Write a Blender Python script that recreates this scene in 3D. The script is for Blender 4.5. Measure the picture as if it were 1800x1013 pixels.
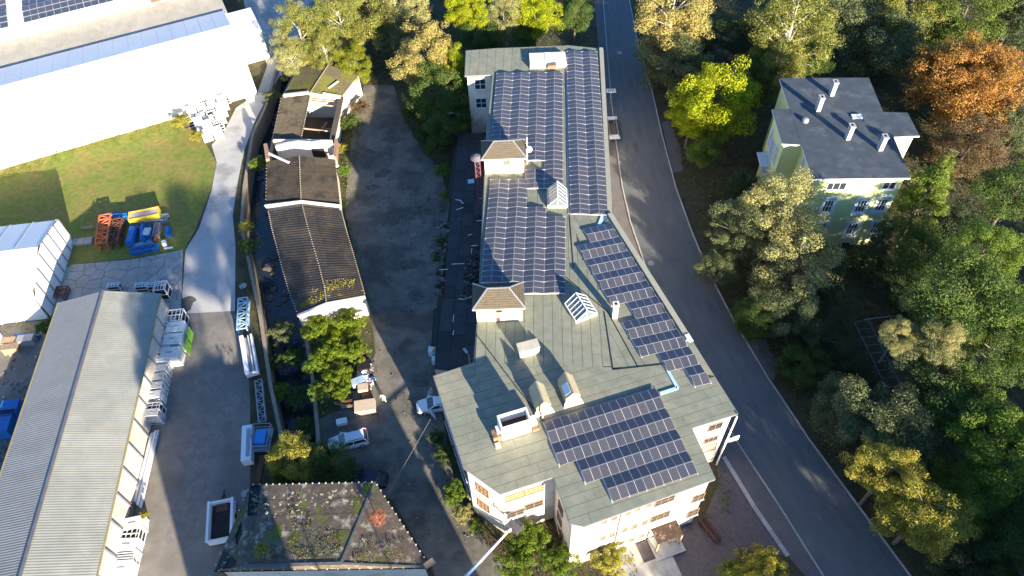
import bpy, bmesh, math, random
import numpy as np
from mathutils import Vector, Matrix
for o in list(bpy.data.objects): bpy.data.objects.remove(o)
random.seed(7); RNG = np.random.default_rng(7)
SC = bpy.context.scene; COL = SC.collection

# ------------------------------------------------------------------ camera, sky, sun, exposure
F, CX, CY, CH = 1300.0, 900.0, 506.5, 76.0
_d = Vector((945-CX, 1550-CY, F)).normalized(); _up = -_d
_f = Vector((0, 0, 1)); _fw = (_f - _f.dot(_up)*_up).normalized(); _rt = _fw.cross(_up)
if _rt.x < 0: _rt = -_rt
RW = Matrix((_rt, _fw, _up))                       # camera (x right, y down, z forward) -> world
def at(px, py, z=0.0):
    v = RW @ Vector((px-CX, py-CY, F)); t = (z-CH)/v.z
    return Vector((v.x*t, v.y*t, z))
def depth(p):
    return (RW.transposed() @ (Vector(p)-Vector((0, 0, CH)))).z
cam = bpy.data.cameras.new('camera'); co = bpy.data.objects.new('camera', cam); COL.objects.link(co)
cam.sensor_width = 36; cam.lens = F/1800*36; cam.clip_start = 1; cam.clip_end = 4000
cx_, cy_, cz_ = RW.col[0], -RW.col[1], -RW.col[2]
m3 = Matrix((cx_, cy_, cz_)).transposed(); co.matrix_world = Matrix.Translation((0, 0, CH)) @ m3.to_4x4()
SC.camera = co
SUN_EL, SUN_AZ = 15.0, 153.0                        # azimuth clockwise from +Y
world = bpy.data.worlds.new('World'); SC.world = world; world.use_nodes = True
wn = world.node_tree.nodes; wl = world.node_tree.links
sky = wn.new('ShaderNodeTexSky'); sky.sky_type = 'NISHITA'; sky.sun_disc = False
sky.sun_elevation = math.radians(SUN_EL); sky.sun_rotation = math.radians(SUN_AZ)
wl.new(sky.outputs[0], wn['Background'].inputs[0]); wn['Background'].inputs[1].default_value = 0.09
sky.ozone_density = 6.0; sky.dust_density = .3; sky.air_density = 1.0
sl = bpy.data.lights.new('sun', 'SUN'); sl.energy = 5.0; sl.angle = math.radians(0.5); sl.color = (1.0, 0.86, 0.66)
so = bpy.data.objects.new('sun', sl); COL.objects.link(so)
_e, _a = math.radians(SUN_EL), math.radians(SUN_AZ)
SDIR = Vector((math.sin(_a)*math.cos(_e), math.cos(_a)*math.cos(_e), math.sin(_e)))
so.rotation_euler = SDIR.to_track_quat('Z', 'Y').to_euler()
SC.view_settings.view_transform = 'Standard'; SC.view_settings.look = 'None'
SC.view_settings.exposure = 1.9; SC.view_settings.gamma = 1.0

# ------------------------------------------------------------------ materials
MATS = {}
def mat(name, c, rough=.85, var=.18, scale=1.0, bump=0.0, bscale=None, c2=None, c2amt=.5, c2scale=.3, objv=0.0, metal=0.0, spec=.3, isl=0.0, trans=0.0):
    if name in MATS: return MATS[name]
    m = bpy.data.materials.new(name); m.use_nodes = True; nt = m.node_tree; N = nt.nodes; L = nt.links
    b = N['Principled BSDF']; b.inputs['Roughness'].default_value = rough; b.inputs['Metallic'].default_value = metal
    b.inputs['Specular IOR Level'].default_value = spec
    geo = N.new('ShaderNodeNewGeometry')
    ns = N.new('ShaderNodeTexNoise'); ns.inputs['Scale'].default_value = scale; ns.inputs['Detail'].default_value = 6; ns.inputs['Roughness'].default_value = .65
    L.new(geo.outputs['Position'], ns.inputs['Vector'])
    base = N.new('ShaderNodeRGB'); base.outputs[0].default_value = (*c, 1); out = base.outputs[0]
    if c2:
        n2 = N.new('ShaderNodeTexNoise'); n2.inputs['Scale'].default_value = c2scale; n2.inputs['Detail'].default_value = 5; n2.inputs['Roughness'].default_value = .6
        L.new(geo.outputs['Position'], n2.inputs['Vector'])
        mr = N.new('ShaderNodeMapRange'); mr.inputs[1].default_value = c2amt-.07; mr.inputs[2].default_value = c2amt+.07
        L.new(n2.outputs[0], mr.inputs[0])
        mx = N.new('ShaderNodeMix'); mx.data_type = 'RGBA'; L.new(mr.outputs[0], mx.inputs[0]); L.new(out, mx.inputs[6]); mx.inputs[7].default_value = (*c2, 1); out = mx.outputs[2]
    hs = N.new('ShaderNodeHueSaturation'); L.new(out, hs.inputs['Color'])
    ma = N.new('ShaderNodeMapRange'); ma.inputs[1].default_value = .3; ma.inputs[2].default_value = .7; ma.inputs[3].default_value = 1-var; ma.inputs[4].default_value = 1+var
    L.new(ns.outputs[0], ma.inputs[0]); val = ma.outputs[0]
    for src, amt in (('obj', objv), ('isl', isl)):
        if amt:
            s = N.new('ShaderNodeObjectInfo').outputs['Random'] if src == 'obj' else geo.outputs['Random Per Island']
            mm = N.new('ShaderNodeMapRange'); mm.inputs[3].default_value = 1-amt; mm.inputs[4].default_value = 1+amt; L.new(s, mm.inputs[0])
            mu = N.new('ShaderNodeMath'); mu.operation = 'MULTIPLY'; L.new(val, mu.inputs[0]); L.new(mm.outputs[0], mu.inputs[1]); val = mu.outputs[0]
            if src == 'isl':
                mh = N.new('ShaderNodeMapRange'); mh.inputs[3].default_value = .474; mh.inputs[4].default_value = .518
                mq = N.new('ShaderNodeMath'); mq.operation = 'MULTIPLY'; mq.inputs[1].default_value = 7.31; fr = N.new('ShaderNodeMath'); fr.operation = 'FRACT'
                L.new(s, mq.inputs[0]); L.new(mq.outputs[0], fr.inputs[0]); L.new(fr.outputs[0], mh.inputs[0]); L.new(mh.outputs[0], hs.inputs['Hue'])
    L.new(val, hs.inputs['Value']); L.new(hs.outputs[0], b.inputs['Base Color'])
    if bump:
        nb = N.new('ShaderNodeTexNoise'); nb.inputs['Scale'].default_value = bscale or scale*4; nb.inputs['Detail'].default_value = 5
        L.new(geo.outputs['Position'], nb.inputs['Vector'])
        bp = N.new('ShaderNodeBump'); bp.inputs['Strength'].default_value = 1; bp.inputs['Distance'].default_value = bump
        L.new(nb.outputs[0], bp.inputs['Height']); L.new(bp.outputs[0], b.inputs['Normal'])
    if trans:
        t = N.new('ShaderNodeBsdfTranslucent'); L.new(hs.outputs[0], t.inputs['Color'])
        ms = N.new('ShaderNodeMixShader'); ms.inputs[0].default_value = trans
        L.new(b.outputs[0], ms.inputs[1]); L.new(t.outputs[0], ms.inputs[2]); L.new(ms.outputs[0], N['Material Output'].inputs['Surface'])
    MATS[name] = m; return m
felt = mat('roof_felt', (.205, .22, .17), .85, .16, .9, .008, 14, c2=(.255, .25, .185), c2amt=.53, c2scale=.12, objv=.03)
felt_under = mat('roof_felt_seam', (.05, .055, .05), .9)
render_w = mat('cream_render', (.74, .66, .54), .9, .10, .9, .01, 6, c2=(.60, .50, .40), c2amt=.62, c2scale=.5)
pink_r = mat('pink_render', (.55, .42, .34), .9, .14, .9, .01, 6)
white_m = mat('white_paint', (.8, .8, .8), .55, .05, .5)
white_s = mat('white_sheet', (.84, .83, .80), .5, .04, .2)
grey_m = mat('grey_sheet', (.42, .42, .39), .5, .10, .5, objv=.05)
bronze = mat('rust_brown_wood', (.24, .15, .09), .8, .3, 3)
wood = mat('weathered_wood', (.33, .24, .16), .85, .25, 4, objv=.2)
glassd = mat('window_glass', (.03, .04, .05), .08, .2, 2, spec=.8)
glassl = mat('greenhouse_glass', (.13, .17, .19), .08, .15, 2, spec=.9)
alu = mat('aluminium', (.50, .51, .53), .35, .05, 2, metal=.3)
steel = mat('grey_steel', (.35, .36, .38), .5, .1, 2, metal=.4)
blackm = mat('black_plastic', (.02, .02, .022), .5)
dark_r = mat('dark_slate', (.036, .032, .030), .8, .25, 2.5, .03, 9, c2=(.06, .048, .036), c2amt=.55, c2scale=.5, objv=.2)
brown_r = mat('brown_tile', (.115, .095, .068), .85, .2, 3, .02, 9, objv=.1)
villa_roof = mat('villa_roofing', (.06, .075, .092), .7, .2, .7, .01, 6, c2=(.085, .10, .115), c2amt=.58, c2scale=.35)
villa_w = mat('lime_render', (.56, .62, .30), .9, .06, .6)
villa_trim = mat('white_stucco', (.62, .66, .68), .8, .05, 2)
moss = mat('moss', (.10, .12, .02), .95, .4, 4, .06, 12, isl=.3)
asph = mat('street_asphalt', (.115, .125, .13), .75, .13, .25, .004, 30, c2=(.14, .145, .145), c2amt=.5, c2scale=.1)
side = mat('pavement_asphalt', (.13, .125, .125), .9, .15, .6, .006, 20)
kerb = mat('kerb_stone', (.38, .38, .36), .85, .1, 2, objv=.12)
court = mat('courtyard_asphalt', (.175, .162, .135), .9, .3, .55, .02, 5, c2=(.105, .10, .085), c2amt=.52, c2scale=.2)
conc = mat('pale_concrete', (.42, .42, .40), .85, .10, .35, .006, 12, c2=(.27, .27, .26), c2amt=.6, c2scale=.2)
slabm = mat('cracked_concrete', (.37, .35, .32), .9, .14, .8, .01, 10, objv=.08)
yard = mat('yard_gravel', (.17, .16, .145), .95, .2, .35, .02, 9, c2=(.23, .21, .18), c2amt=.52, c2scale=.12)
lawn = mat('mown_grass', (.155, .19, .035), .95, .25, 1.2, .06, 9, c2=(.21, .19, .05), c2amt=.5, c2scale=.25)
earth = mat('rough_ground', (.07, .068, .035), .95, .35, .6, .08, 4, c2=(.07, .055, .03), c2amt=.55, c2scale=.25)
cobble = mat('cobble_setts', (.12, .105, .115), .85, .2, 2, .02, 9, objv=.2)
water = mat('river_water', (.02, .028, .035), .12, .2, .5, .05, 2, spec=.6)
stone = mat('river_stone', (.26, .22, .17), .9, .2, 1.5, .04, 5)
blue_m = mat('blue_paint', (.02, .15, .42), .5, .12, 2)
orange_m = mat('orange_paint', (.62, .16, .06), .6, .12, 2)
yellow_m = mat('yellow_paint', (.75, .52, .04), .6, .1, 2)
lime_m = mat('lime_paint', (.35, .75, .05), .5)
grate = mat('white_steel', (.66, .68, .68), .5, .1, 3, objv=.1)
rust = mat('rusty_steel', (.16, .07, .045), .8, .3, 3)
pinkm = mat('maroon_steel', (.16, .06, .075), .7, .3, 3)
tarm = mat('tar_sheet', (.035, .038, .042), .55, .25, 1.0, .02, 5, objv=.3)

def pv_material():
    m = bpy.data.materials.new('photovoltaic_cells'); m.use_nodes = True; nt = m.node_tree; N = nt.nodes; L = nt.links
    b = N['Principled BSDF']; b.inputs['Roughness'].default_value = .3; b.inputs['Specular IOR Level'].default_value = .6
    tc = N.new('ShaderNodeTexCoord'); sp = N.new('ShaderNodeSeparateXYZ'); L.new(tc.outputs['Object'], sp.inputs[0])
    def line(sock, pitch, w):
        a = N.new('ShaderNodeMath'); a.operation = 'DIVIDE'; L.new(sock, a.inputs[0]); a.inputs[1].default_value = pitch
        f = N.new('ShaderNodeMath'); f.operation = 'FRACT'; L.new(a.outputs[0], f.inputs[0])
        g = N.new('ShaderNodeMath'); g.operation = 'LESS_THAN'; L.new(f.outputs[0], g.inputs[0]); g.inputs[1].default_value = w
        return g.outputs[0]
    l1 = line(sp.outputs['X'], .168, .10); l2 = line(sp.outputs['Y'], .168, .10)
    mx = N.new('ShaderNodeMath'); mx.operation = 'MAXIMUM'; L.new(l1, mx.inputs[0]); L.new(l2, mx.inputs[1])
    ab = N.new('ShaderNodeMath'); ab.operation = 'ABSOLUTE'; L.new(sp.outputs['X'], ab.inputs[0])
    ce = N.new('ShaderNodeMath'); ce.operation = 'LESS_THAN'; L.new(ab.outputs[0], ce.inputs[0]); ce.inputs[1].default_value = .022
    oi = N.new('ShaderNodeObjectInfo')
    cr = N.new('ShaderNodeMix'); cr.data_type = 'RGBA'; cr.inputs[6].default_value = (.040, .046, .070, 1); cr.inputs[7].default_value = (.068, .065, .078, 1); L.new(oi.outputs['Random'], cr.inputs[0])
    m1 = N.new('ShaderNodeMix'); m1.data_type = 'RGBA'; L.new(mx.outputs[0], m1.inputs[0]); L.new(cr.outputs[2], m1.inputs[6]); m1.inputs[7].default_value = (.12, .125, .14, 1)
    m2 = N.new('ShaderNodeMix'); m2.data_type = 'RGBA'; L.new(ce.outputs[0], m2.inputs[0]); L.new(m1.outputs[2], m2.inputs[6]); m2.inputs[7].default_value = (.5, .5, .5, 1)
    L.new(m2.outputs[2], b.inputs['Base Color']); MATS['pv'] = m; return m
pv = pv_material()
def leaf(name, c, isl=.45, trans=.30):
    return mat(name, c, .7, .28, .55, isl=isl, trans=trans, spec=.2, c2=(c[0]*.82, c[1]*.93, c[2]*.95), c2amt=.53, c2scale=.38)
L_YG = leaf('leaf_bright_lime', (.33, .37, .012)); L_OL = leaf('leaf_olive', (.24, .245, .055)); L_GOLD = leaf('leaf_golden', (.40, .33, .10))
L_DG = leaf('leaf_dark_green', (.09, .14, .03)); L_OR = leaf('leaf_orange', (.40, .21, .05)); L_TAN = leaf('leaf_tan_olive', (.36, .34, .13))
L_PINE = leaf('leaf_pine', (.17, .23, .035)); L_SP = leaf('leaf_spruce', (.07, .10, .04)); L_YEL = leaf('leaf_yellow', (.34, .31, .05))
L_GR = leaf('leaf_mid_green', (.15, .22, .028)); L_GG = leaf('leaf_grey_green', (.15, .175, .075)); L_BR = leaf('leaf_brown', (.17, .12, .06)); L_RED = leaf('leaf_rust', (.33, .13, .07))
bark = mat('bark', (.16, .13, .10), .9, .3, 3); bark_w = mat('pale_bark', (.55, .52, .45), .8, .25, 3)

# ------------------------------------------------------------------ builders
ORG = {}
def tag(o, label=None, cat=None, group=None, kind=None):
    if label: o['label'] = label
    if cat: o['category'] = cat
    if group: o['group'] = group
    if kind: o['kind'] = kind
    return o
def thing(name, label, cat, loc, group=None):
    o = bpy.data.objects.new(name, None); COL.objects.link(o); o.location = loc; o.empty_display_size = .3
    ORG[o.name] = Vector(loc); return tag(o, label, cat, group)
def rotz(v, a):
    c, s = math.cos(a), math.sin(a); return Vector((v[0]*c-v[1]*s, v[0]*s+v[1]*c, v[2] if len(v) > 2 else 0))
class MB:
    def __init__(s): s.v = []; s.f = []; s.m = []
    def face(s, pts, mi=0):
        n = len(s.v); s.v += [tuple(p) for p in pts]; s.f.append(tuple(range(n, n+len(pts)))); s.m.append(mi); return s
    def hexa(s, b, t, mi=0):          # bottom and top polygons, same count
        n = len(s.v); k = len(b); s.v += [tuple(p) for p in b]+[tuple(p) for p in t]
        s.f.append(tuple(range(n+k-1, n-1, -1))); s.f.append(tuple(range(n+k, n+2*k)))
        for i in range(k): j = (i+1) % k; s.f.append((n+i, n+j, n+k+j, n+k+i))
        s.m += [mi]*(k+2); return s
    def prism(s, poly, z0, z1, mi=0):
        poly = ccw(poly); return s.hexa([(p[0], p[1], z0) for p in poly], [(p[0], p[1], z1) for p in poly], mi)
    def box(s, c, d, a=0.0, mi=0, tilt=None):
        hx, hy, hz = d[0]/2, d[1]/2, d[2]/2; P = []
        for z in (-hz, hz):
            for x, y in ((-hx, -hy), (hx, -hy), (hx, hy), (-hx, hy)):
                q = Vector((x, y, z))
                if tilt is not None: q = tilt @ q
                P.append(rotz(q, a)+Vector(c))
        return s.hexa(P[:4], P[4:], mi)
    def bar(s, p, q, w, h=None, mi=0):
        p, q = Vector(p), Vector(q); h = h or w; d = (q-p).normalized(); u = Vector((0, 0, 1)) if abs(d.z) < .9 else Vector((1, 0, 0))
        x = d.cross(u).normalized()*w/2; y = x.cross(d).normalized()*h/2
        return s.hexa([p-x-y, p+x-y, p+x+y, p-x+y], [q-x-y, q+x-y, q+x+y, q-x+y], mi)
    def tube(s, p, q, r0, r1=None, n=8, mi=0):
        p, q = Vector(p), Vector(q); r1 = r0 if r1 is None else r1; d = (q-p).normalized(); u = Vector((0, 0, 1)) if abs(d.z) < .9 else Vector((1, 0, 0))
        x = d.cross(u).normalized(); y = d.cross(x)
        R = [x*math.cos(2*math.pi*i/n)+y*math.sin(2*math.pi*i/n) for i in range(n)]
        return s.hexa([p+r*r0 for r in R], [q+r*r1 for r in R], mi)
    def sphere(s, c, r, n=8, mi=0, sz=1):
        rings = [[Vector(c)+Vector((r*math.sin(t)*math.cos(2*math.pi*i/n), r*math.sin(t)*math.sin(2*math.pi*i/n), sz*r*math.cos(t))) for i in range(n)] for t in [math.pi*k/6 for k in range(1, 6)]]
        for a, b in zip(rings, rings[1:]):
            for i in range(n): j = (i+1) % n; s.face([a[i], b[i], b[j], a[j]], mi)
        s.face(rings[0], mi); s.face(rings[-1][::-1], mi); return s
    def mesh(s, name, mats, org=Vector((0, 0, 0))):
        me = bpy.data.meshes.new(name); me.from_pydata([(a-org.x, b-org.y, c-org.z) for a, b, c in s.v], [], s.f)
        for m in (mats if isinstance(mats, (list, tuple)) else [mats]): me.materials.append(m)
        me.polygons.foreach_set('material_index', s.m); 
        bm = bmesh.new(); bm.from_mesh(me); bmesh.ops.recalc_face_normals(bm, faces=bm.faces); bm.to_mesh(me); bm.free(); me.update(); return me
    def build(s, name, mats, parent=None, kind=None, smooth=False):
        org = ORG.get(parent.name, Vector((0, 0, 0))) if parent else Vector((0, 0, 0))
        me = s.mesh(name, mats, org); o = bpy.data.objects.new(name, me); COL.objects.link(o)
        if smooth: me.shade_smooth()
        if parent: o.parent = parent; ORG[o.name] = org
        if kind: o['kind'] = kind
        return o
    def solo(s, name, mats, label, cat, group=None, kind=None):
        vs = s.v; org = Vector((sum(p[0] for p in vs)/len(vs), sum(p[1] for p in vs)/len(vs), min(p[2] for p in vs)))
        me = s.mesh(name, mats, org); o = bpy.data.objects.new(name, me); COL.objects.link(o); o.location = org; return tag(o, label, cat, group, kind)
def ccw(poly):
    a = sum(poly[i][0]*poly[(i+1) % len(poly)][1]-poly[(i+1) % len(poly)][0]*poly[i][1] for i in range(len(poly)))
    return list(poly) if a > 0 else list(poly)[::-1]
def inst(me, name, parent, loc, rot=(0, 0, 0), scale=None):      # shared mesh, world location
    o = bpy.data.objects.new(name, me); COL.objects.link(o); org = ORG.get(parent.name, Vector()) if parent else Vector()
    o.location = Vector(loc)-org; o.rotation_euler = rot
    if scale: o.scale = scale
    if parent: o.parent = parent
    return o
def pxs(z, *pts): return [at(p[0], p[1], z) for p in pts]
def sheet(name, pts, z, m, kind='structure', thick=None):
    poly = ccw([(p.x, p.y) for p in pts]); mb = MB(); mb.face([(p[0], p[1], z) for p in poly])
    o = mb.build(name, m); o['kind'] = kind; bm = bmesh.new(); bm.from_mesh(o.data); bmesh.ops.triangulate(bm, faces=bm.faces); bm.to_mesh(o.data); bm.free(); return o
def lerp(a, b, t): return a+(b-a)*t
def strips(poly, ang, width, z, th, name, m, parent, gap=.04, cuts=None, rnd=random.Random(3)):
    """cut a polygon into long lengths of roofing, each one a thin part of its own"""
    poly = ccw([(p[0], p[1]) for p in poly]); d = Vector((math.cos(ang), math.sin(ang), 0)); n = Vector((-d.y, d.x, 0))
    s = [Vector((p[0], p[1], 0)).dot(n) for p in poly]; t = [Vector((p[0], p[1], 0)).dot(d) for p in poly]
    a = min(s)
    while a < max(s):
        b = a+width; c = min(t)-rnd.uniform(0, cuts or 1)
        while c < max(t):
            e = c+(rnd.uniform(.7, 1.3)*cuts if cuts else 1e3)
            bm = bmesh.new(); bm.faces.new([bm.verts.new((p[0], p[1], z)) for p in poly])
            for co_, no in ((n*(a+gap/2), -n), (n*(b-gap/2), n), (d*(c+gap/3), -d), (d*(e-gap/3), d)):
                g = bm.verts[:]+bm.edges[:]+bm.faces[:]
                if g: bmesh.ops.bisect_plane(bm, geom=g, plane_co=co_+Vector((0, 0, z)), plane_no=no, clear_outer=True)
            if bm.faces and sum(f.calc_area() for f in bm.faces) > .25:
                mb = MB()
                for f in bm.faces:
                    P = [v.co.copy() for v in f.verts]
                    if f.normal.z < 0: P = P[::-1]
                    mb.hexa([(p.x, p.y, z-.002) for p in P], [(p.x, p.y, z+th+rnd.uniform(0, .003)) for p in P])
                mb.build(name, m, parent)
            bm.free(); c = e
        a = b

# wall-plane helpers: a pixel on the vertical plane through A,B -> world point
def on_wall(A, B, px, py):
    A, B = Vector((A[0], A[1], 0)), Vector((B[0], B[1], 0)); n = Vector((-(B-A).y, (B-A).x, 0)).normalized()
    r = RW @ Vector((px-CX, py-CY, F)); t = n.dot(A-Vector((0, 0, 0)))/n.dot(r); p = Vector((0, 0, CH))+r*t; return p
def window(parent, A, B, px, py, w, h, frame=white_m, pane=glassd, nx=2, ny=1, sill=True, p=None, fw=.09, name='window'):
    A, B = Vector((A[0], A[1], 0)), Vector((B[0], B[1], 0)); d = (B-A).normalized(); n = Vector((d.y, -d.x, 0))
    c = p if p is not None else on_wall(A, B, px, py)
    if (Vector((0, 0, CH))-c).dot(n) < 0: n = -n
    a = math.atan2(d.y, d.x); mb = MB()
    for s in (-1, 1):
        mb.box(c+d*s*(w/2-fw/2)+n*.05, (fw, .10, h), a); mb.box(c+Vector((0, 0, s*(h/2+fw/2)))+n*.052, (w+.01, .11, fw), a)
    for i in range(1, nx): mb.box(c+d*(-w/2+w*i/nx)+n*.045, (fw*.7, .08, h), a)
    for i in range(1, ny): mb.box(c+Vector((0, 0, -h/2+h*i/ny))+n*.043, (w-.02, .075, fw*.6), a)
    f = mb.build(name, frame, parent)
    MB().box(c+n*.012, (w-.06, .03, h-.02), a).build('pane', pane, f)
    if sill: MB().box(c+Vector((0, 0, -h/2-fw-.05))+n*.09, (w+.2, .2, .07), a).build('sill', villa_trim, f)
    return f

# ------------------------------------------------------------------ GROUND
river_w = [at(*p) for p in [(505, 60), (490, 120), (470, 190), (447, 240), (433, 330), (428, 400), (445, 480), (462, 560), (480, 680), (497, 760), (505, 850)]]
river_e = [at(*p) for p in [(535, 75), (520, 125), (495, 175), (478, 250), (468, 330), (478, 400), (503, 480), (530, 560), (549, 680), (556, 760), (560, 850)]]
river_w = [river_w[0]+Vector((12, 320, 0))]+river_w+[Vector((river_w[-1].x, 10, 0)), Vector((river_w[-1].x-6, -250, 0))]
river_e = [river_e[0]+Vector((12, 320, 0))]+river_e+[Vector((river_e[-1].x, 10, 0)), Vector((river_e[-1].x-6, -250, 0))]
FAR = 1500
def tri_sheet(name, pts, m, z=0.0):
    return sheet(name, [Vector((p[0], p[1], z)) for p in pts], z, m)
tri_sheet('ground', [(-FAR, FAR), (river_w[0].x, FAR)]+[(p.x, p.y) for p in river_w]+[(river_w[-1].x, -FAR), (-FAR, -FAR)], earth)
tri_sheet('ground', [(FAR, FAR), (river_e[0].x, FAR)]+[(p.x, p.y) for p in river_e]+[(river_e[-1].x, -FAR), (FAR, -FAR)], earth)
tri_sheet('river_water', [(river_w[0].x-3, FAR), (river_e[0].x+3, FAR)]+[(p.x+3, p.y) for p in river_e]+[(river_e[-1].x+3, -FAR), (river_w[-1].x-3, -FAR)]+[(p.x-3, p.y) for p in river_w[::-1]], water, -2.6)
def ribbon_wall(pts, inward, name, label):
    mb = MB(); off = .45*inward
    for i in range(len(pts)-1):
        a, b = pts[i], pts[i+1]
        mb.hexa([(a.x, a.y, -2.9), (b.x, b.y, -2.9), (b.x+off, b.y, -2.9), (a.x+off, a.y, -2.9)], [(a.x, a.y, .35), (b.x, b.y, .35), (b.x+off, b.y, .35), (a.x+off, a.y, .35)])
    return mb.solo(name, stone, label, 'wall')
ribbon_wall(river_w, -1, 'river_wall', 'pale stone retaining wall on the yard side of the dark stream')
ribbon_wall(river_e, 1, 'river_wall', 'stone retaining wall of the stream below the derelict dark roofed sheds')
rb = MB()
for i in range(34):
    t = random.uniform(0, 1)*(len(river_w)-6)+2; k = int(t); c = lerp(lerp(river_w[k], river_w[k+1], t-k), lerp(river_e[k], river_e[k+1], t-k), random.uniform(.2, .8))
    rb.sphere((c.x, c.y, -2.55), random.uniform(.2, .9), 5, sz=.4)
rb.solo('boulders', mat('wet_boulder', (.09, .085, .08), .7, .3, 2, .05, 4), 'grey boulders lying in the dark stream bed', 'boulders', kind='stuff')

sheet('lawn', pxs(0, (-60, 310), (0, 289), (150, 245), (300, 205), (335, 220), (360, 250), (380, 285), (372, 330), (345, 400), (324, 440), (230, 455), (125, 465), (100, 480), (-60, 480)), .012, lawn)
road_l = [(318, 552), (326, 440), (350, 402), (372, 335), (381, 285), (372, 255), (392, 235), (415, 190), (452, 165), (470, 115), (452, 70), (430, 10), (420, -40)]
road_r = [(413, 547), (414, 430), (409, 380), (418, 320), (430, 262), (452, 205), (482, 150), (500, 120), (530, 60), (575, 10), (600, -40)]
sheet('concrete_road', pxs(0, *(road_l+road_r[::-1])), .016, conc)
sheet('gravel_yard', pxs(0, (300, 520), (318, 552), (413, 547), (432, 600), (440, 700), (440, 850), (420, 960), (390, 1080), (180, 1080), (230, 800)), .022, yard)
sheet('storage_yard', pxs(0, (-80, 560), (30, 568), (110, 560), (95, 620), (0, 900), (-80, 1000)), .02, yard)
cl = [(640, 150), (622, 215), (612, 300), (606, 370), (622, 440), (645, 520), (652, 560), (660, 620), (640, 660), (610, 715), (555, 740), (560, 790), (620, 845), (690, 880), (760, 1000), (790, 1100)]
cr = [(692, 150), (705, 200), (740, 260), (775, 300), (790, 360), (780, 450), (765, 560), (775, 650), (765, 660), (800, 860), (835, 920), (885, 1000), (930, 1100)]
sheet('courtyard', pxs(0, *(cl+cr[::-1])), .018, court)
# street and pavements
st_l = [(1050, -60), (1060, 0), (1067, 90), (1076, 190), (1083, 250), (1094, 330), (1108, 390), (1135, 470), (1186, 580), (1236, 680), (1297, 780), (1370, 890), (1447, 1013), (1500, 1100)]
st_r = [(1095, -60), (1106, 0), (1122, 80), (1146, 160), (1163, 235), (1188, 330), (1215, 405), (1246, 480), (1293, 570), (1347, 660), (1420, 770), (1505, 885), (1600, 1013), (1665, 1100)]
sheet('street', pxs(0, *(st_l+st_r[::-1])), .024, asph)
sw_l = [(1030, -60), (1045, 0), (1052, 90), (1060, 190), (1068, 250), (1072, 330), (1080, 390), (1100, 470), (1150, 580), (1200, 680), (1272, 803), (1325, 890), (1385, 978), (1440, 1040), (1480, 1100)]
sheet('pavement', pxs(0, *(sw_l+st_l[::-1])), .02, side)
sheet('lay_by', pxs(0, (1163, 215), (1178, 212), (1196, 260), (1200, 300), (1182, 305)), .02, side)
sheet('lay_by', pxs(0, (1310, 600), (1345, 595), (1365, 640), (1360, 670), (1347, 658)), .02, side)
sheet('forecourt', pxs(0, (1262, 800), (1272, 803), (1325, 890), (1385, 978), (1300, 965), (1270, 1060), (1100, 1060), (1110, 960), (1240, 905), (1262, 850)), .021, cobble)
def kerb_line(pts, name, w=.16, h=.14, step=1.5, m=kerb):
    P = [at(*p) for p in pts]; root = bpy.data.objects.new(name, None); COL.objects.link(root); root['kind'] = 'structure'
    seg = []; carry = 0
    for a, b in zip(P, P[1:]):
        L = (b-a).length; n = max(1, round(L/step))
        for i in range(n): seg.append((lerp(a, b, i/n), lerp(a, b, (i+1)/n)))
    me = None
    for a, b in seg:
        d = b-a; L = d.length
        if me is None: me = MB().box((0, 0, h/2), (1, w, h)).mesh('kerbstone', m)
        o = inst(me, 'kerbstone', root, (a+b)/2, (0, 0, math.atan2(d.y, d.x)), (L-.03, 1, 1+random.uniform(-.08, .08)))
kerb_line(st_l, 'kerb'); kerb_line(st_r, 'kerb'); kerb_line([(1272, 803), (1325, 890), (1385, 978)], 'gutter', w=.45, h=.06)
track_m = mat('worn_asphalt', (.128, .138, .142), .72, .13, .3, .004, 30)
SL, SR = [at(*p) for p in st_l], [at(*p) for p in st_r]
for f0, f1 in ((.16, .25), (.36, .44), (.60, .68), (.80, .87)):
    L_ = [lerp(a, b, f0) for a, b in zip(SL, SR)]; R_ = [lerp(a, b, f1) for a, b in zip(SL, SR)]; sheet('wheel_track', L_+R_[::-1], .0265, track_m)
patch_m = mat('asphalt_patch', (.105, .113, .118), .85, .15, .8, .006, 20); blotch_m = mat('blotch_asphalt', (.095, .09, .08), .7, .35, 1.2)
for pts_ in ([(1112, 252), (1120, 251), (1124, 268), (1115, 269)],): sheet('asphalt_patch', pxs(0, *pts_), .029, patch_m)
def blob(px, py, r, name, m_, z, sq=.6, seed=1):
    g = random.Random(seed); c = at(px, py, 0); n = 26; ph = [g.uniform(0, 6.28) for _ in range(4)]
    sheet(name, [Vector((c.x+r*math.cos(t)*(1+.22*math.sin(2*t+ph[0])+.15*math.sin(3*t+ph[1])+.08*math.sin(7*t+ph[2])), c.y+r*sq*math.sin(t)*(1+.22*math.sin(2*t+ph[1])+.12*math.sin(5*t+ph[3])), 0)) for t in [6.2832*k/n for k in range(n)]], z, m_)
for k, (px, py, r, z) in enumerate([(325, 535, 1.5, .028), (640, 272, 1.6, .024), (672, 305, 1.3, .024), (690, 245, 1.4, .024), (722, 465, 1.5, .024), (732, 520, 1.2, .024), (742, 668, 1.3, .024), (655, 330, 1.0, .024), (700, 380, 2.2, .024), (775, 395, 1.4, .024)]): blob(px, py, r, 'dark_blotch', blotch_m, z, .7, k)  # flat dark stains and blotches laid on the asphalt
for k, (px, py, r, z) in enumerate([(370, 640, 2.6, .026), (350, 780, 2.2, .027), (400, 720, 1.8, .026), (330, 900, 2.0, .027)]): blob(px, py, r, 'gravel_patch', mat('gravel_patch', (.20, .185, .165), .95, .25, 1.0), z, 1.6, k+20)
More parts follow.
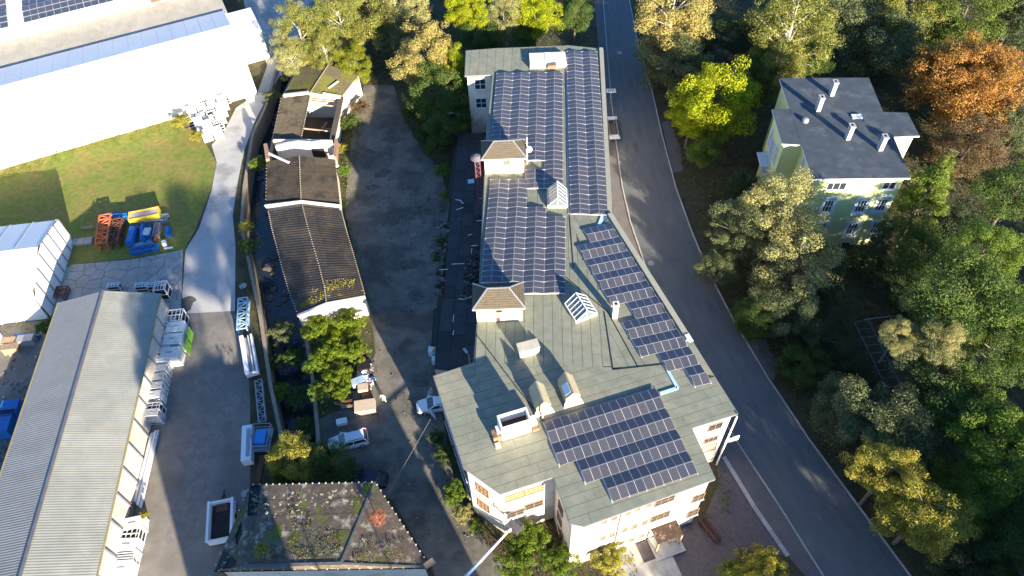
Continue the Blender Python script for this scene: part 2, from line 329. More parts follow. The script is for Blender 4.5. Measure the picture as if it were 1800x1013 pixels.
# cracked paving: irregular slabs, Voronoi cells
def voronoi_slabs(poly, spacing, z, th, name, m, parent, gap=.06, jit=.42, seed=5, maxn=300):
    rnd = random.Random(seed); poly = ccw([(p.x, p.y) for p in poly]); xs = [p[0] for p in poly]; ys = [p[1] for p in poly]
    sites = []; y = min(ys)-spacing
    while y < max(ys)+spacing:
        x = min(xs)-spacing
        while x < max(xs)+spacing: sites.append(Vector((x+rnd.uniform(-jit, jit)*spacing, y+rnd.uniform(-jit, jit)*spacing, 0))); x += spacing
        y += spacing
    n = 0
    for s in sites:
        bm = bmesh.new(); bm.faces.new([bm.verts.new((p[0], p[1], z)) for p in poly])
        for q in sites:
            dd = (q-s).length
            if 0 < dd < spacing*2.6 and bm.faces:
                no = (q-s).normalized(); mid = (q+s)/2-no*gap/2*rnd.uniform(.4, 1.5)
                bmesh.ops.bisect_plane(bm, geom=bm.verts[:]+bm.edges[:]+bm.faces[:], plane_co=(mid.x, mid.y, z), plane_no=no, clear_outer=True)
        if bm.faces and sum(f.calc_area() for f in bm.faces) > .15 and n < maxn:
            mb = MB(); dz = rnd.uniform(-.012, .012)
            for f in bm.faces:
                P = [v.co.copy() for v in f.verts]
                if f.normal.z < 0: P = P[::-1]
                mb.hexa([(p.x, p.y, z-.01) for p in P], [(p.x, p.y, z+th+dz) for p in P])
            mb.build(name, m, parent); n += 1
        bm.free()
cp = bpy.data.objects.new('cracked_pavement', None); COL.objects.link(cp); cp['kind'] = 'structure'
voronoi_slabs(pxs(0, (110, 478), (125, 466), (230, 457), (322, 440), (318, 550), (300, 600), (90, 620), (95, 520)), 1.6, .02, .05, 'concrete_slab', slabm, cp)
# cobbles of the forecourt, joined
cb = MB(); FQ = pxs(0, (1275, 830), (1375, 975), (1290, 955), (1245, 900))
def inside(p, poly):
    c = False; j = len(poly)-1
    for i in range(len(poly)):
        a, b = poly[i], poly[j]
        if (a[1] > p[1]) != (b[1] > p[1]) and p[0] < (b[0]-a[0])*(p[1]-a[1])/(b[1]-a[1])+a[0]: c = not c
        j = i
    return c
xs = [p.x for p in FQ]; ys = [p.y for p in FQ]; y = min(ys)
while y < max(ys):
    x = min(xs)
    while x < max(xs):
        if inside((x, y), FQ): cb.box((x+random.uniform(-.02, .02), y, .03), (.21, .2, .05+random.uniform(0, .02)), random.uniform(-.1, .1))
        x += .25
    y += .24
o = cb.build('cobblestones', cobble); o['kind'] = 'stuff'
# manholes
def disc(p, r, z, n=20):
    return [(p.x+r*math.cos(2*math.pi*i/n), p.y+r*math.sin(2*math.pi*i/n), z) for i in range(n)]
for px, py, r, lab in [(1089, 93, .45, 'round steel manhole cover in the far street near the golden tree'), (1144, 463, .45, 'round manhole cover against the kerb beside the bent factory wing'), (430, 868, .4, 'small round concrete cover at the yard edge beside the derelict hipped roof'), (427, 503, .5, 'small round pale cover beside the stream wall above the blue truss')]:
    mb = MB(); p = at(px, py); mb.prism([(q[0], q[1]) for q in disc(p, r, 0)], .02, .05); mb.prism([(q[0], q[1]) for q in disc(p, r*.8, 0)], .05, .062)
    mb.solo('manhole_cover', steel, lab, 'manhole')

# ------------------------------------------------------------------ FACTORY
ZR = 11.0
FP = dict(a=(819, 89), b=(872, 85), c=(1000, 80), d=(1060, 86), e=(1076, 378), f=(1215, 597), g=(1297, 727), h=(1216, 752), i=(1257, 842), j=(1027, 925), k=(1002, 920), l=(973, 838), m=(880, 868), n=(815, 822), o=(762, 661), p=(833, 638), q=(839, 565), r=(843, 500), s=(855, 240), t=(865, 131), u=(817, 133))
FW = {k: at(v[0], v[1], ZR) for k, v in FP.items()}
order = 'abcdefghijklmnopqrstu'
outline = [FW[k] for k in order]
fac = thing('factory_building', 'long cream walled factory with a pale green felt roof bending along the street', 'factory', (2, 60, 0))
cen = Vector((0, 0, 0))
def inset(poly, d):
    P = ccw([(p[0], p[1]) for p in poly]); out = []; n = len(P)
    for i in range(n):
        a, b, c = Vector(P[i-1]), Vector(P[i]), Vector(P[(i+1) % n]); e1 = (b-a).normalized(); e2 = (c-b).normalized()
        n1 = Vector((-e1.y, e1.x)); n2 = Vector((-e2.y, e2.x)); m = (n1+n2); k = m.length_squared
        m = m*(2/k) if k > .3 else n1*1.0
        out.append((b.x+m.x*d, b.y+m.y*d))
    return out
wall_poly = inset(outline, .3)
wmb = MB(); W_ = wall_poly
for i in range(len(W_)):
    a, b = W_[i], W_[(i+1) % len(W_)]; wmb.face([(a[0], a[1], -.3), (b[0], b[1], -.3), (b[0], b[1], ZR-.35), (a[0], a[1], ZR-.35)])
wmb.build('wall', render_w, fac)
rmb = MB(); rmb.prism([(p.x, p.y) for p in outline], ZR-.35, ZR-.02); rf = rmb.build('roof', felt_under, fac)
for o_ in (rf,):
    bm = bmesh.new(); bm.from_mesh(o_.data); bmesh.ops.triangulate(bm, faces=bm.faces); bm.to_mesh(o_.data); bm.free()
e = MB()
for i in range(len(outline)):
    a, b = outline[i], outline[(i+1) % len(outline)]; d = (b-a).normalized()
    e.bar(a-Vector((0, 0, .12))+d*.02, b-Vector((0, 0, .12))-d*.02, .12, .14)
e.build('gutter', steel, fac)
NS = math.atan2((FW['t']-FW['r']).y, (FW['t']-FW['r']).x)
SO = at(955, 742, ZR+.3); SE_ = at(1152, 681, ZR+.3); SS = at(1227, 832, ZR+.3)
EW = math.atan2((SE_-SO).y, (SE_-SO).x)
P = lambda *pp: [at(a, b, ZR) for a, b in pp]
strips(P((819, 89), (872, 85), (866, 131), (817, 133)), NS, 1.25, ZR-.018, .012, 'roofing_sheet', felt, rf, cuts=5)
strips(P((872, 85), (1000, 80), (1060, 86), (1076, 378), (1001, 380), (849, 380), (855, 240), (866, 131)), NS, 1.25, ZR-.018, .012, 'roofing_sheet', felt, rf, cuts=9)
strips(P((849, 380), (1001, 380), (1068, 545), (1077, 646), (833, 638), (839, 565), (843, 500)), NS, 1.02, ZR-.018, .012, 'roofing_sheet', felt, rf, cuts=7)
DA = math.atan2((FW['f']-FW['e']).y, (FW['f']-FW['e']).x)
strips(P((1001, 380), (1076, 378), (1215, 597), (1255, 660), (1120, 645), (1077, 646), (1068, 545)), DA, 1.6, ZR-.018, .012, 'roofing_sheet', felt, rf, cuts=6)
strips(P((762, 661), (833, 638), (1077, 646), (1120, 645), (1255, 660), (1297, 727), (1216, 752), (1257, 842), (1027, 925), (1002, 920), (973, 838), (880, 868), (815, 822)), EW, 1.02, ZR-.018, .012, 'roofing_sheet', felt, rf, cuts=8)
s = MB()
for a, b in [((1062, 548), (1077, 646)), ((1068, 548), (1122, 646)), ((967, 465), (1068, 548)), ((835, 585), (915, 690)), ((1077, 650), (1170, 640)), ((915, 690), (960, 745)), ((1001, 380), (1008, 470))]:
    MB().bar(at(*a, ZR+.02), at(*b, ZR+.02), .09, .05).build('seam_cover', blackm, rf)

# street-side parapet and verge
par = MB(); a, b = FW['e'], FW['f']; d = (b-a).normalized(); n = Vector((-d.y, d.x, 0)); n = n if n.x < 0 else -n
par.bar(a+n*.35+Vector((0, 0, .22)), b+n*.35+Vector((0, 0, .22)), .6, .45); par.bar(FW['d']+Vector((-.3, 0, .12)), a+Vector((-.3, 0, .12)), .55, .24)
par.build('parapet', mat('parapet_sheet', (.33, .32, .25), .8, .1, 1), fac)
MB().box(b+n*.35+Vector((0, 0, .47)), (1.0, .5, .1), DA).build('coping', white_m, fac)
g = MB(); g.bar(a+n*1.15+Vector((0, 0, .06)), b+n*1.15+Vector((0, 0, .06)), .22, .12)
for i in range(40): q = lerp(a, b, (i+.5)/40)+n*.95; g.box(q+Vector((0, 0, .2)), (.06, .06, .35), DA)
g.bar(a+n*.95+Vector((0, 0, .36)), b+n*.95+Vector((0, 0, .36)), .05); g.build('snow_guard', mat('blue_grey_steel', (.12, .2, .28), .5), fac)
# windows
def wl_(k1, k2):
    i, j = order.index(k1), order.index(k2)
    # wall_poly is ccw-ordered; find nearest vertices
    def near(v): return min(W_, key=lambda q: (q[0]-v.x)**2+(q[1]-v.y)**2)
    return near(FW[k1]), near(FW[k2])
A, B = wl_('m', 'l')
for px, py in [(905, 872), (938, 861)]: window(fac, A, B, px, py, 2.0, 1.1, bronze, mat('boarded_ochre', (.45, .33, .15), .8), 4, 2)
for px, py in [(907, 901), (938, 887)]: window(fac, A, B, px, py, 2.0, 1.1, bronze, glassd, 2, 2)
A, B = wl_('n', 'm')
for px, py in [(849, 862), (851, 889), (858, 920)]: window(fac, A, B, px, py, 1.5, 1.5, bronze, mat('boarded_rust', (.34, .2, .11), .8), 3, 2)
mb = MB(); p1 = on_wall(A, B, 829, 889); p2 = on_wall(A, B, 885, 918); nn = Vector((p2.y-p1.y, -(p2.x-p1.x), 0)).normalized(); nn = nn if nn.y < 0 else -nn
mb.bar(p1+nn*.08, p2+nn*.08, .12, .14); mb.build('downpipe', steel, fac)
A, B = wl_('l', 'k')
for px, py in [(986, 893), (984, 912), (986, 935)]: window(fac, A, B, px, py, 1.2, 1.5, bronze, glassd, 2, 3)
A, B = wl_('j', 'i')
for px, py, w, h in [(1168, 879, 2.1, 1.2), (1160, 907, 2.1, 1.2), (1227, 874, 1.3, 1.4), (1217, 901, 1.3, 1.4)]: window(fac, A, B, px, py, w, h, bronze, glassd, 2 if w < 2 else 3, 2)
for px, py in [(1062, 916), (1079, 910), (1104, 901), (1121, 894), (1140, 887), (1059, 945), (1075, 940), (1097, 931), (1115, 925), (1133, 918), (1110, 948), (1128, 941), (1093, 953)]: window(fac, A, B, px, py, .65, .75, wood, glassl, 1, 2, sill=False)
mb = MB(); pp = on_wall(A, B, 1087, 925); mb.tube((pp.x, pp.y-.15, .2), (pp.x, pp.y-.15, ZR-.5), .06); mb.build('downpipe', steel, fac)
A, B = wl_('h', 'g')
window(fac, A, B, 1257, 749, 1.6, 1.1, bronze, glassd, 2, 1); window(fac, A, B, 1249, 772, 1.6, .8, bronze, glassd, 3, 1)
window(fac, A, B, 1246, 787, 1.7, 1.3, bronze, mat('boarded_tan', (.55, .38, .22), .8), 1, 1, name='door')
A, B = wl_('o', 'n')
for i in range(6):
    for zz in (3.0, 7.2):
        t = .08+.16*i; window(fac, A, B, 0, 0, 1.3, 1.8, bronze, glassd, 2, 3, p=lerp(Vector((*A, zz)), Vector((*B, zz)), t))
A, B = wl_('r', 's')
for i in range(11):
    for zz in (5.2, 8.6): window(fac, A, B, 0, 0, 1.5, 1.7, bronze, glassd, 3, 2, p=lerp(Vector((*A, zz)), Vector((*B, zz)), .05+.09*i))
A, B = wl_('u', 't')
for px, py in [(844, 148), (846, 181)]: window(fac, A, B, px, py, 1.7, 1.7, white_m, glassd, 2, 2)
A, B = wl_('f', 'g')
for i in range(4):
    for zz in (3.2, 7.4): window(fac, A, B, 0, 0, 1.3, 1.7, bronze, glassd, 2, 2, p=lerp(Vector((*A, zz)), Vector((*B, zz)), .12+.25*i))
mb = MB(); q = FW['g']+Vector((-.1, -.25, 0)); mb.tube((q.x, q.y, .1), (q.x, q.y, ZR-.2), .09); mb.build('downpipe', white_m, fac)
# entrance canopy and steps on the south front
A, B = wl_('j', 'i'); dd = (Vector(B)-Vector(A)).normalized(); dd3 = Vector((dd.x, dd.y, 0)); nn = Vector((dd3.y, -dd3.x, 0)); nn = nn if nn.y < 0 else -nn
ec = on_wall(A, B, 1160, 940); aa = math.atan2(dd3.y, dd3.x); ec.z = 0
mb = MB(); mb.box(ec+nn*.85+Vector((0, 0, 2.5)), (2.8, 1.6, .15), aa); mb.build('canopy', mat('rotten_canopy', (.07, .045, .035), .95, .4, 4, .03, 9, c2=(.3, .25, .2), c2amt=.63, c2scale=2.5), fac)
mb = MB()
for sx in (-1.3, 1.3): mb.box(ec+nn*1.55+dd3*sx+Vector((0, 0, 1.25)), (.18, .18, 2.5), aa)
mb.build('post', wood, fac)
mb = MB(); mb.box(ec+nn*1.3+Vector((0, 0, .1)), (3.2, 2.4, .2), aa); mb.box(ec+nn*3.4-dd3*1.6+Vector((0, 0, .06)), (3.4, 2.4, .12), aa); mb.build('step', conc, fac)
mb = MB(); mb.box(ec+nn*2.0-dd3*4.5+Vector((0, 0, .05)), (3.2, 5.0, .1), aa); mb.build('landing', conc, fac)

# hipped roof towers
def tower(base_px, w, dpt, zt, zr, label):
    x0, y0 = at(*base_px, ZR).x, at(*base_px, ZR).y
    t = thing('roof_tower', label, 'roof tower', (x0+w/2, y0+dpt/2, ZR), 'stair towers on the factory roof'); z = ZR+.002
    MB().prism([(x0, y0), (x0+w, y0-.1), (x0+w, y0+dpt), (x0, y0+dpt)], z, zt-.12).build('wall', render_w, t)
    o = .35; c = [(x0-o, y0-o), (x0+w+o, y0-o-.05), (x0+w+o, y0+dpt+o), (x0-o, y0+dpt+o)]
    r1 = (x0+w*.27, y0+dpt/2, zr); r2 = (x0+w*.73, y0+dpt/2, zr); E4 = [(p[0], p[1], zt) for p in c]
    rf = MB().prism(c, zt-.14, zt-.01).build('eaves', white_m, t)
    rr = MB(); rr.face([E4[0], E4[1], r2, r1]); rr.face([E4[1], E4[2], r2]); rr.face([E4[2], E4[3], r1, r2]); rr.face([E4[3], E4[0], r1]); rr.face([(p[0], p[1], zt) for p in c[::-1]])
    R = rr.build('roof', brown_r, t)
    # courses of tiles: thin ledges
    tl = MB()
    for k in range(1, 9):
        f = k/9
        def mixp(a, b): return Vector(a)*(1-f)+Vector(b)*f
        q = [mixp(E4[0], r1), mixp(E4[1], r2), mixp(E4[2], r2), mixp(E4[3], r1)]
        for a_, b_ in zip(q, q[1:]+q[:1]):
            if (a_-b_).length > .05: tl.bar(a_+Vector((0, 0, .02)), b_+Vector((0, 0, .02)), .05, .03)
    tl.build('tile_courses', brown_r, t, kind='stuff')
    hp = MB()
    for a_, b_ in ((E4[0], r1), (E4[3], r1), (E4[1], r2), (E4[2], r2), (r1, r2)): hp.bar(Vector(a_)+Vector((0, 0, .05)), Vector(b_)+Vector((0, 0, .05)), .14, .07)
    hp.build('ridge_cap', steel, t)
    return t, x0, y0
t1, tx, ty = tower((853, 306), 5.0, 2.9, ZR+2.7, ZR+4.1, 'brown hipped stair tower on the roof with a small two light window, nearer the villa')
window(t1, (tx, ty), (tx+5, ty-.1), 890, 284, .9, .8, wood, glassl, 2, 1)
t2, tx2, ty2 = tower((839, 566), 4.9, 2.9, ZR+2.6, ZR+3.9, 'brown hipped stair tower with one dark slot window, beside the bare felt roof')
window(t2, (tx2, ty2), (tx2+4.9, ty2-.1), 877, 546, .8, .45, wood, blackm, 1, 1)
window(t2, (tx2, ty2), (tx2+4.9, ty2-.1), 876, 561, .4, .25, rust, rust, 1, 1, sill=False)
mb = MB(); q = Vector((tx+5.5, ty+1.6, ZR)); mb.tube(q, q+Vector((0, 0, 4.4)), .06); an = thing('antenna', 'white satellite dish on a thin mast beside the first stair tower', 'antenna', q)
mb.build('mast', white_m, an); MB().sphere(q+Vector((.25, -.2, 2.6)), .42, 12, sz=1).build('dish', white_m, an)
# skylights on the roof
def gable_glass(c, L, w, h, ang, label, name='skylight', base=.35, glass=glassl):
    c = Vector(c); t = thing(name, label, 'skylight', c); ux = rotz((1, 0, 0), ang); uy = rotz((0, 1, 0), ang); Z = Vector((0, 0, 1))
    MB().box(c+Z*base/2, (w, L, base), ang).build('curb', render_w, t)
    p = [c+ux*sx*w/2+uy*sy*L/2+Z*base for sx, sy in ((-1, -1), (1, -1), (1, 1), (-1, 1))]; r = [c-uy*L/2+Z*(base+h), c+uy*L/2+Z*(base+h)]
    for a, b, d, e2 in ((p[0], p[3], r[1], r[0]), (p[1], p[2], r[1], r[0])):
        n = 5
        for k in range(n):
            q0, q1 = lerp(a, b, k/n), lerp(a, b, (k+1)/n); s0, s1 = lerp(e2, d, k/n), lerp(e2, d, (k+1)/n)
            MB().hexa([q0, q1, s1, s0], [v+Z*.03 for v in (q0, q1, s1, s0)]).build('pane', glass, t)
    fr = MB()
    for a, b, d, e2 in ((p[0], p[3], r[1], r[0]), (p[1], p[2], r[1], r[0])):
        for k in range(6): fr.bar(lerp(a, b, k/5)+Z*.05, lerp(e2, d, k/5)+Z*.05, .05)
    fr.bar(r[0]+Z*.07, r[1]+Z*.07, .12); fr.bar(p[0]+Z*.05, p[3]+Z*.05, .1); fr.bar(p[1]+Z*.05, p[2]+Z*.05, .1)
    for q, pa, pb in ((r[0], p[0], p[1]), (r[1], p[3], p[2])): fr.bar(pa, pb, .1); fr.bar(lerp(pa, pb, .5), q, .08); MB().hexa([pa, pb, q], [pa-uy*.02, pb-uy*.02, q-uy*.02]).build('pane', glass, t)
    fr.build('frame', [white_m, render_w], t); return t
gable_glass(at(981, 366, ZR)+Vector((0, 1.5, 0)), 3.0, 2.4, 1.3, NS-math.pi/2, 'white framed gabled glass skylight between the solar arrays')
gable_glass(at(1021, 546, ZR), 2.7, 2.6, 1.2, math.radians(22), 'turned glass gable skylight on the bare felt roof near the slim chimney')
def vent_ridge(c, L, w, h, ang, label, pane=False):
    c = Vector(c); t = thing('roof_dormer', label, 'dormer', c, 'two long gabled roof dormers'); ux = rotz((1, 0, 0), ang); uy = rotz((0, 1, 0), ang); Z = Vector((0, 0, 1))
    s0 = [c-ux*w/2-uy*L/2, c+ux*w/2-uy*L/2, c+ux*w/2+uy*L/2, c-ux*w/2+uy*L/2]; k = .55
    MB().hexa(s0, [v+Z*h*k for v in s0]).build('body', mat('dormer_sheet', (.42, .36, .24), .8, .15, 2), t)
    e0 = [v+Z*h*k for v in s0]; r0, r1 = c-uy*(L/2+.1)+Z*h, c+uy*(L/2+.1)+Z*h
    rr = MB(); rr.hexa([e0[0], e0[3], r1, r0], [v+Z*.05-ux*.05 for v in (e0[0], e0[3], r1, r0)]); rr.hexa([e0[1], e0[2], r1, r0], [v+Z*.05+ux*.05 for v in (e0[1], e0[2], r1, r0)])
    rr.face([e0[0], e0[1], r0]); rr.face([e0[3], e0[2], r1]); rr.build('roof', mat('dormer_sheet', (.42, .36, .24)), t)
    MB().hexa([v+Z*.002 for v in (s0[0]-uy*.35-ux*.3, s0[1]-uy*.35+ux*.3, s0[1]+ux*.2, s0[0]-ux*.2)], [v+Z*.5 for v in (s0[0]-ux*.1-uy*.05, s0[1]+ux*.1-uy*.05, s0[1], s0[0])]).build('apron', render_w, t)
    if pane:
        a_, b_ = lerp(e0[0], r0, .15), lerp(e0[0], r0, .85); d_ = uy*1.0; nn = -ux*.09+Z*.06
        MB().hexa([a_+uy*.3, b_+uy*.3, b_+uy*1.5, a_+uy*1.5], [v+nn for v in (a_+uy*.3, b_+uy*.3, b_+uy*1.5, a_+uy*1.5)]).build('hatch', mat('pale_blue_sheet', (.45, .6, .75), .4), t)
    return t
vent_ridge(at(957, 722, ZR)+Vector((-.4, 1.0, 0)), 2.4, 1.5, 2.0, math.radians(15), 'weathered gabled roof dormer nearest the open topped white box')
vent_ridge(at(1008, 706, ZR)+Vector((-.4, 1.0, 0)), 2.4, 1.5, 2.0, math.radians(15), 'weathered gabled roof dormer with a pale blue side hatch', True)
# vent box
c = at(929, 625, ZR); t = thing('vent_housing', 'cream box shaped vent housing in front of the second stair tower', 'vent', c); MB().box(c+Vector((0, .4, .6)), (2.1, 1.0, 1.2), math.radians(14)).build('body', render_w, t)
MB().box(c+Vector((0, .4, 1.24)), (2.3, 1.2, .08), math.radians(14)).build('cover', mat('cover_felt', (.5, .46, .36), .8), t)
# open topped white shaft
c = at(908, 764, ZR); a = math.radians(16); t = thing('roof_shaft', 'large open topped white shaft with stained sides near the roof edge', 'shaft', c); mb = MB()
W0, D0, H0 = 3.0, 1.35, 2.3
for sx, sy, w, d_ in ((0, -1, W0, .16), (0, 1, W0, .16)): mb.box(c+rotz((0, sy*D0/2+.6, H0/2), a), (w, d_, H0), a)
for sx in (-1, 1): mb.box(c+rotz((sx*(W0/2-.08), .6, H0/2), a), (.16, D0-.17, H0-.004), a)
mb.build('shaft_wall', white_m, t); MB().box(c+rotz((0, .6, H0*.45), a), (W0-.34, D0-.2, .05), a).build('inner_floor', mat('burnt_brown', (.10, .05, .035), .9, .4, 4), t)
MB().box(c+rotz((-1.95, .3, .45), a), (.8, .9, .9), a).build('brick_pier', bronze, t); MB().box(c+rotz((-1.6, .5, .65), a), (.55, .7, 1.3), a).build('pier', white_m, t)
MB().box(c+rotz((1.85, .5, .55), a), (.6, .8, 1.1), a).build('pier', white_m, t); MB().box(c+rotz((1.9, -.1, .25), a), (.7, .4, .5), a).build('brick_pier', bronze, t)
MB().box(c+rotz((-2.1, -.6, .15), a), (.5, .5, .3), a).build('pier', render_w, t)
q = c+rotz((3.0, .9, 0), a); MB().tube(q, q+Vector((0, 0, 2.0)), .1).solo('vent_pipe', mat('pale_pipe', (.6, .45, .4), .6), 'pale upright vent pipe between the white shaft and the dormer', 'vent pipe')
# slim chimney
def chimney(p, w, h, label, m, z0, d=None, group=None):
    t = thing('chimney', label, 'chimney', p, group); d = d or w
    MB().box(Vector(p)+Vector((0, 0, h/2)), (w, d, h)).build('stack', m, t); MB().box(Vector(p)+Vector((0, 0, h+.05)), (w+.14, d+.14, .1)).build('cap', m, t)
    MB().box(Vector(p)+Vector((0, 0, h+.11)), (w*.5, d*.5, .03)).build('flue', blackm, t); return t
chimney(at(1080, 557, ZR), .55, 2.2, 'slim cream chimney at the edge of the stepped diagonal solar array', render_w, ZR)
# north roof box
c = at(964, 121, ZR); t = thing('roof_platform', 'low cream roof box with a red hatch at the far end of the factory roof', 'roof box', c)
MB().box(c+Vector((0, 1.6, .35)), (5.4, 3.0, .7)).build('body', render_w, t); MB().box(c+Vector((0, 1.6, .72)), (.8, 2.9, .05)).build('walkway', white_m, t); MB().box(c+Vector((.5, -.1, .5)), (1.3, .7, .6)).build('hatch', bronze, t)
# cable trays
mb = MB(); mb.bar(at(1174, 652, ZR+.06), at(1191, 682, ZR+.06), .32, .1); mb.bar(at(1191, 682, ZR+.06), at(1160, 692, ZR+.06), .32, .1)
mb.solo('cable_tray', mat('pale_blue_tray', (.40, .58, .72), .4), 'pale blue angled cable tray linking the diagonal and southern solar arrays', 'cable tray')
mb = MB(); mb.bar(at(1060, 378, ZR+.06), at(1053, 396, ZR+.06), .4, .1)
mb.solo('cable_tray', mat('pale_blue_tray', (.40, .58, .72)), 'short pale blue cable tray at the top of the diagonal array', 'cable tray')
mb = MB(); mb.bar(at(990, 160, ZR+.05), at(985, 139, ZR+.05), .06); mb.bar(at(996, 100, ZR+.05), at(1000, 376, ZR+.05), .22, .05)
mb.solo('cable_tray', steel, 'long thin grey cable tray between the two far solar arrays', 'cable tray')

# ------------------------------------------------------------------ SOLAR ARRAYS
LM, WM = 1.72, 1.10
def module_mesh(L, W):
    mb = MB(); f = .02; mb.box((0, 0, 0), (L, W, .035), mi=0)
    z = .0185; x, y = L/2, W/2; mb.face([(-x+f, -y+f, z), (x-f, -y+f, z), (x-f, y-f, z), (-x+f, y-f, z)], 1); return mb.mesh('solar_panel', [alu, pv])
def array(label, O, U, V, cells, long_axis, tilt=10, gap=.03):
    """O corner, U per column, V per row; cells list of (i, j, side) side=+1/-1 slope direction along the short axis"""
    u, v = U.normalized(), V.normalized(); ang = math.atan2(V.y, V.x) if long_axis == 'V' else math.atan2(U.y, U.x)
    t = thing('solar_array', label, 'solar array', O, 'solar arrays on the factory roof')
    L = (V.length if long_axis == 'V' else U.length)-gap-(.04 if long_axis == 'V' else 0); W = (U.length if long_axis == 'V' else V.length)
    W = W/math.cos(math.radians(tilt))-.035; me = module_mesh(L, W); h = W*math.sin(math.radians(tilt))/2
    for i, j, sd in cells:
        c = O+U*(i+.5)+V*(j+.5); c.z = ZR+.16+h+.03
        R = Matrix.Rotation(ang, 3, 'Z') @ Matrix.Rotation(math.radians(tilt)*sd, 3, 'X')
        o = inst(me, 'solar_panel', t, c, R.to_euler())
    # rails under the rows, front brackets
    rl = MB(); js = sorted(set(j for i, j, s_ in cells)); isx = sorted(set(i for i, j, s_ in cells))
    for i, j, sd in cells:
        c = O+U*(i+.5)+V*(j+.5)
        if long_axis == 'V': a_ = c-U*.5-V*.5; b_ = c+U*.5-V*.5
        else: a_ = c-U*.5-V*.5; b_ = c-U*.5+V*.5
        a_.z = b_.z = ZR+(.2 if long_axis == 'V' else .06); rl.bar(a_, b_, .09, .05 if long_axis == 'V' else .08)
        if long_axis == 'V': a_ = a_+V; b_ = b_+V
        else: a_ = a_+U; b_ = b_+U
        a_.z = b_.z = ZR+(.2 if long_axis == 'V' else .06); rl.bar(a_, b_, .07, .045 if long_axis == 'V' else .075)
    rl.build('mounting_rail', mat('bright_rail', (.7, .7, .7), .4), t, kind='stuff')
    return t
def sgn_ns(i): return 1 if i % 2 == 0 else -1
zz = ZR+.25
O = at(873, 129, zz); U = (at(989, 127, zz)-O)/8; V = (at(990, 328, zz)-at(989, 125, zz))/14
# V points towards the viewer (negative Y): long axis along V, local Y of the module = +X or -X side
cells = []
for i in range(8):
    for j in range(14):
        if i < 4 and j > 8: continue
        if i in (4, 5) and j == 11: continue
        cells.append((i, j, 1 if i % 2 == 0 else -1))
array('large array of ridge and valley solar panels wrapping the first stair tower', O, U, V, cells, 'V')
O = at(862, 316, zz); U = (at(1000.5, 480, zz)-at(853, 482, zz))/8; V = (at(845, 497, zz)-at(862, 316, zz))/10
cells = []
for i in range(8):
    for j in range(11):
        if i < 4 and j > 9: continue
        if i in (4, 5) and j < 3: continue
        if i in (6, 7) and j < 4: continue
        cells.append((i, j, 1 if i % 2 == 0 else -1))
array('ridged solar array between the two brown stair towers', O, U, V, cells, 'V')
O = at(996, 90, zz); U = (at(1050, 91, zz)-O)/4; V = (at(1003, 376, zz)-O)/20
array('long narrow solar array along the street side of the far roof', O, U, V, [(i, j, 1 if i % 2 == 0 else -1) for i in range(4) for j in range(20)], 'V')
O = at(931, 93, zz); U = (at(989, 90, zz)-O)/4
array('single row of four solar panels behind the low cream roof box', O, U, V, [(i, 0, 1 if i % 2 == 0 else -1) for i in range(4)], 'V')
O = at(955, 742, zz); U = (at(1152, 681, zz)-O)/7; V = (at(1227, 832, zz)-at(1152, 681, zz))/8
cells = []
for j in range(8):
    for i in range(7):
        if (j in (4, 5) and i < 1) or (j in (6, 7) and i < 2): continue
        cells.append((i, j, -1 if j % 2 == 0 else 1))
array('southern block of tilted solar panels in alternating dark and brownish rows', O, U, V, cells, 'U')
R0 = at(1072, 392, zz); T = (at(1230, 640, zz)-R0)/9; U = (at(1088, 417, zz)-at(1015, 432, zz))/3
cells = []
for k, n in enumerate([2, 3, 3, 3, 3, 2, 3, 3, 2, 1]):
    for i in range(n):
        for h in (0, 1): cells.append((i-n if False else -1-i, 2*k+h, -1 if h == 0 else 1))
array('stepped diagonal solar array following the bent street wing', R0, U, T/2, cells, 'U')

# ------------------------------------------------------------------ FACTORY ANNEX (low black roofs with scattered scrap)
an_ = thing('low_annex', 'low black tar roofed annex strewn with scrap along the shaded factory wall', 'annex', at(810, 450))
ap = [at(*p, 3.4) for p in [(806, 232), (852, 236), (842, 560), (838, 640), (832, 640), (800, 652), (764, 648), (768, 545), (782, 520), (784, 440), (792, 400), (788, 330), (798, 270)]]
ap_ = ccw([(p.x, p.y) for p in ap]); mb = MB()
for i in range(len(ap_)):
    a, b = ap_[i], ap_[(i+1) % len(ap_)]; mb.face([(a[0], a[1], -.2), (b[0], b[1], -.2), (b[0], b[1], 3.3), (a[0], a[1], 3.3)])
mb.build('wall', pink_r, an_)
mb = MB(); mb.prism(ap_, 3.2, 3.38); rf = mb.build('roof', blackm, an_); bm = bmesh.new(); bm.from_mesh(rf.data); bmesh.ops.triangulate(bm, faces=bm.faces); bm.to_mesh(rf.data); bm.free()
strips(ap, NS, 1.6, 3.38, .03, 'tar_sheet', tarm, rf, gap=.08, cuts=2.6)
for k, (px, py, a, L) in enumerate([(806, 352, -.3, 1.0), (812, 356, -.8, .8), (808, 367, .4, 1.2), (843, 388, .05, .9), (826, 413, .3, .7), (834, 432, .05, .9), (829, 441, 1.5, .9), (805, 464, .0, 1.8), (811, 526, -.2, .8), (823, 524, .4, 1.0), (845, 349, 0, .4), (838, 287, .6, .7), (797, 560, 1.5, 1.2), (797, 585, 1.4, .8), (780, 474, 0, 1.2)]):
    MB().box(at(px, py, 3.5), (L*.9, .08, .05), a).solo('scrap_strip', white_m, 'thin white strip of scrap lying on the black annex roof', 'scrap', 'white scrap strips on the annex roof')
MB().box(at(828, 319, 3.5), (.9, .8, .08), .1).solo('scrap_sheet', mat('pale_blue_sheet', (.4, .55, .7)), 'pale square sheet lying on the far end of the black annex roof', 'scrap')
t = thing('black_shed', 'small flat black roofed shed standing against the annex in the courtyard', 'shed', at(778, 580))
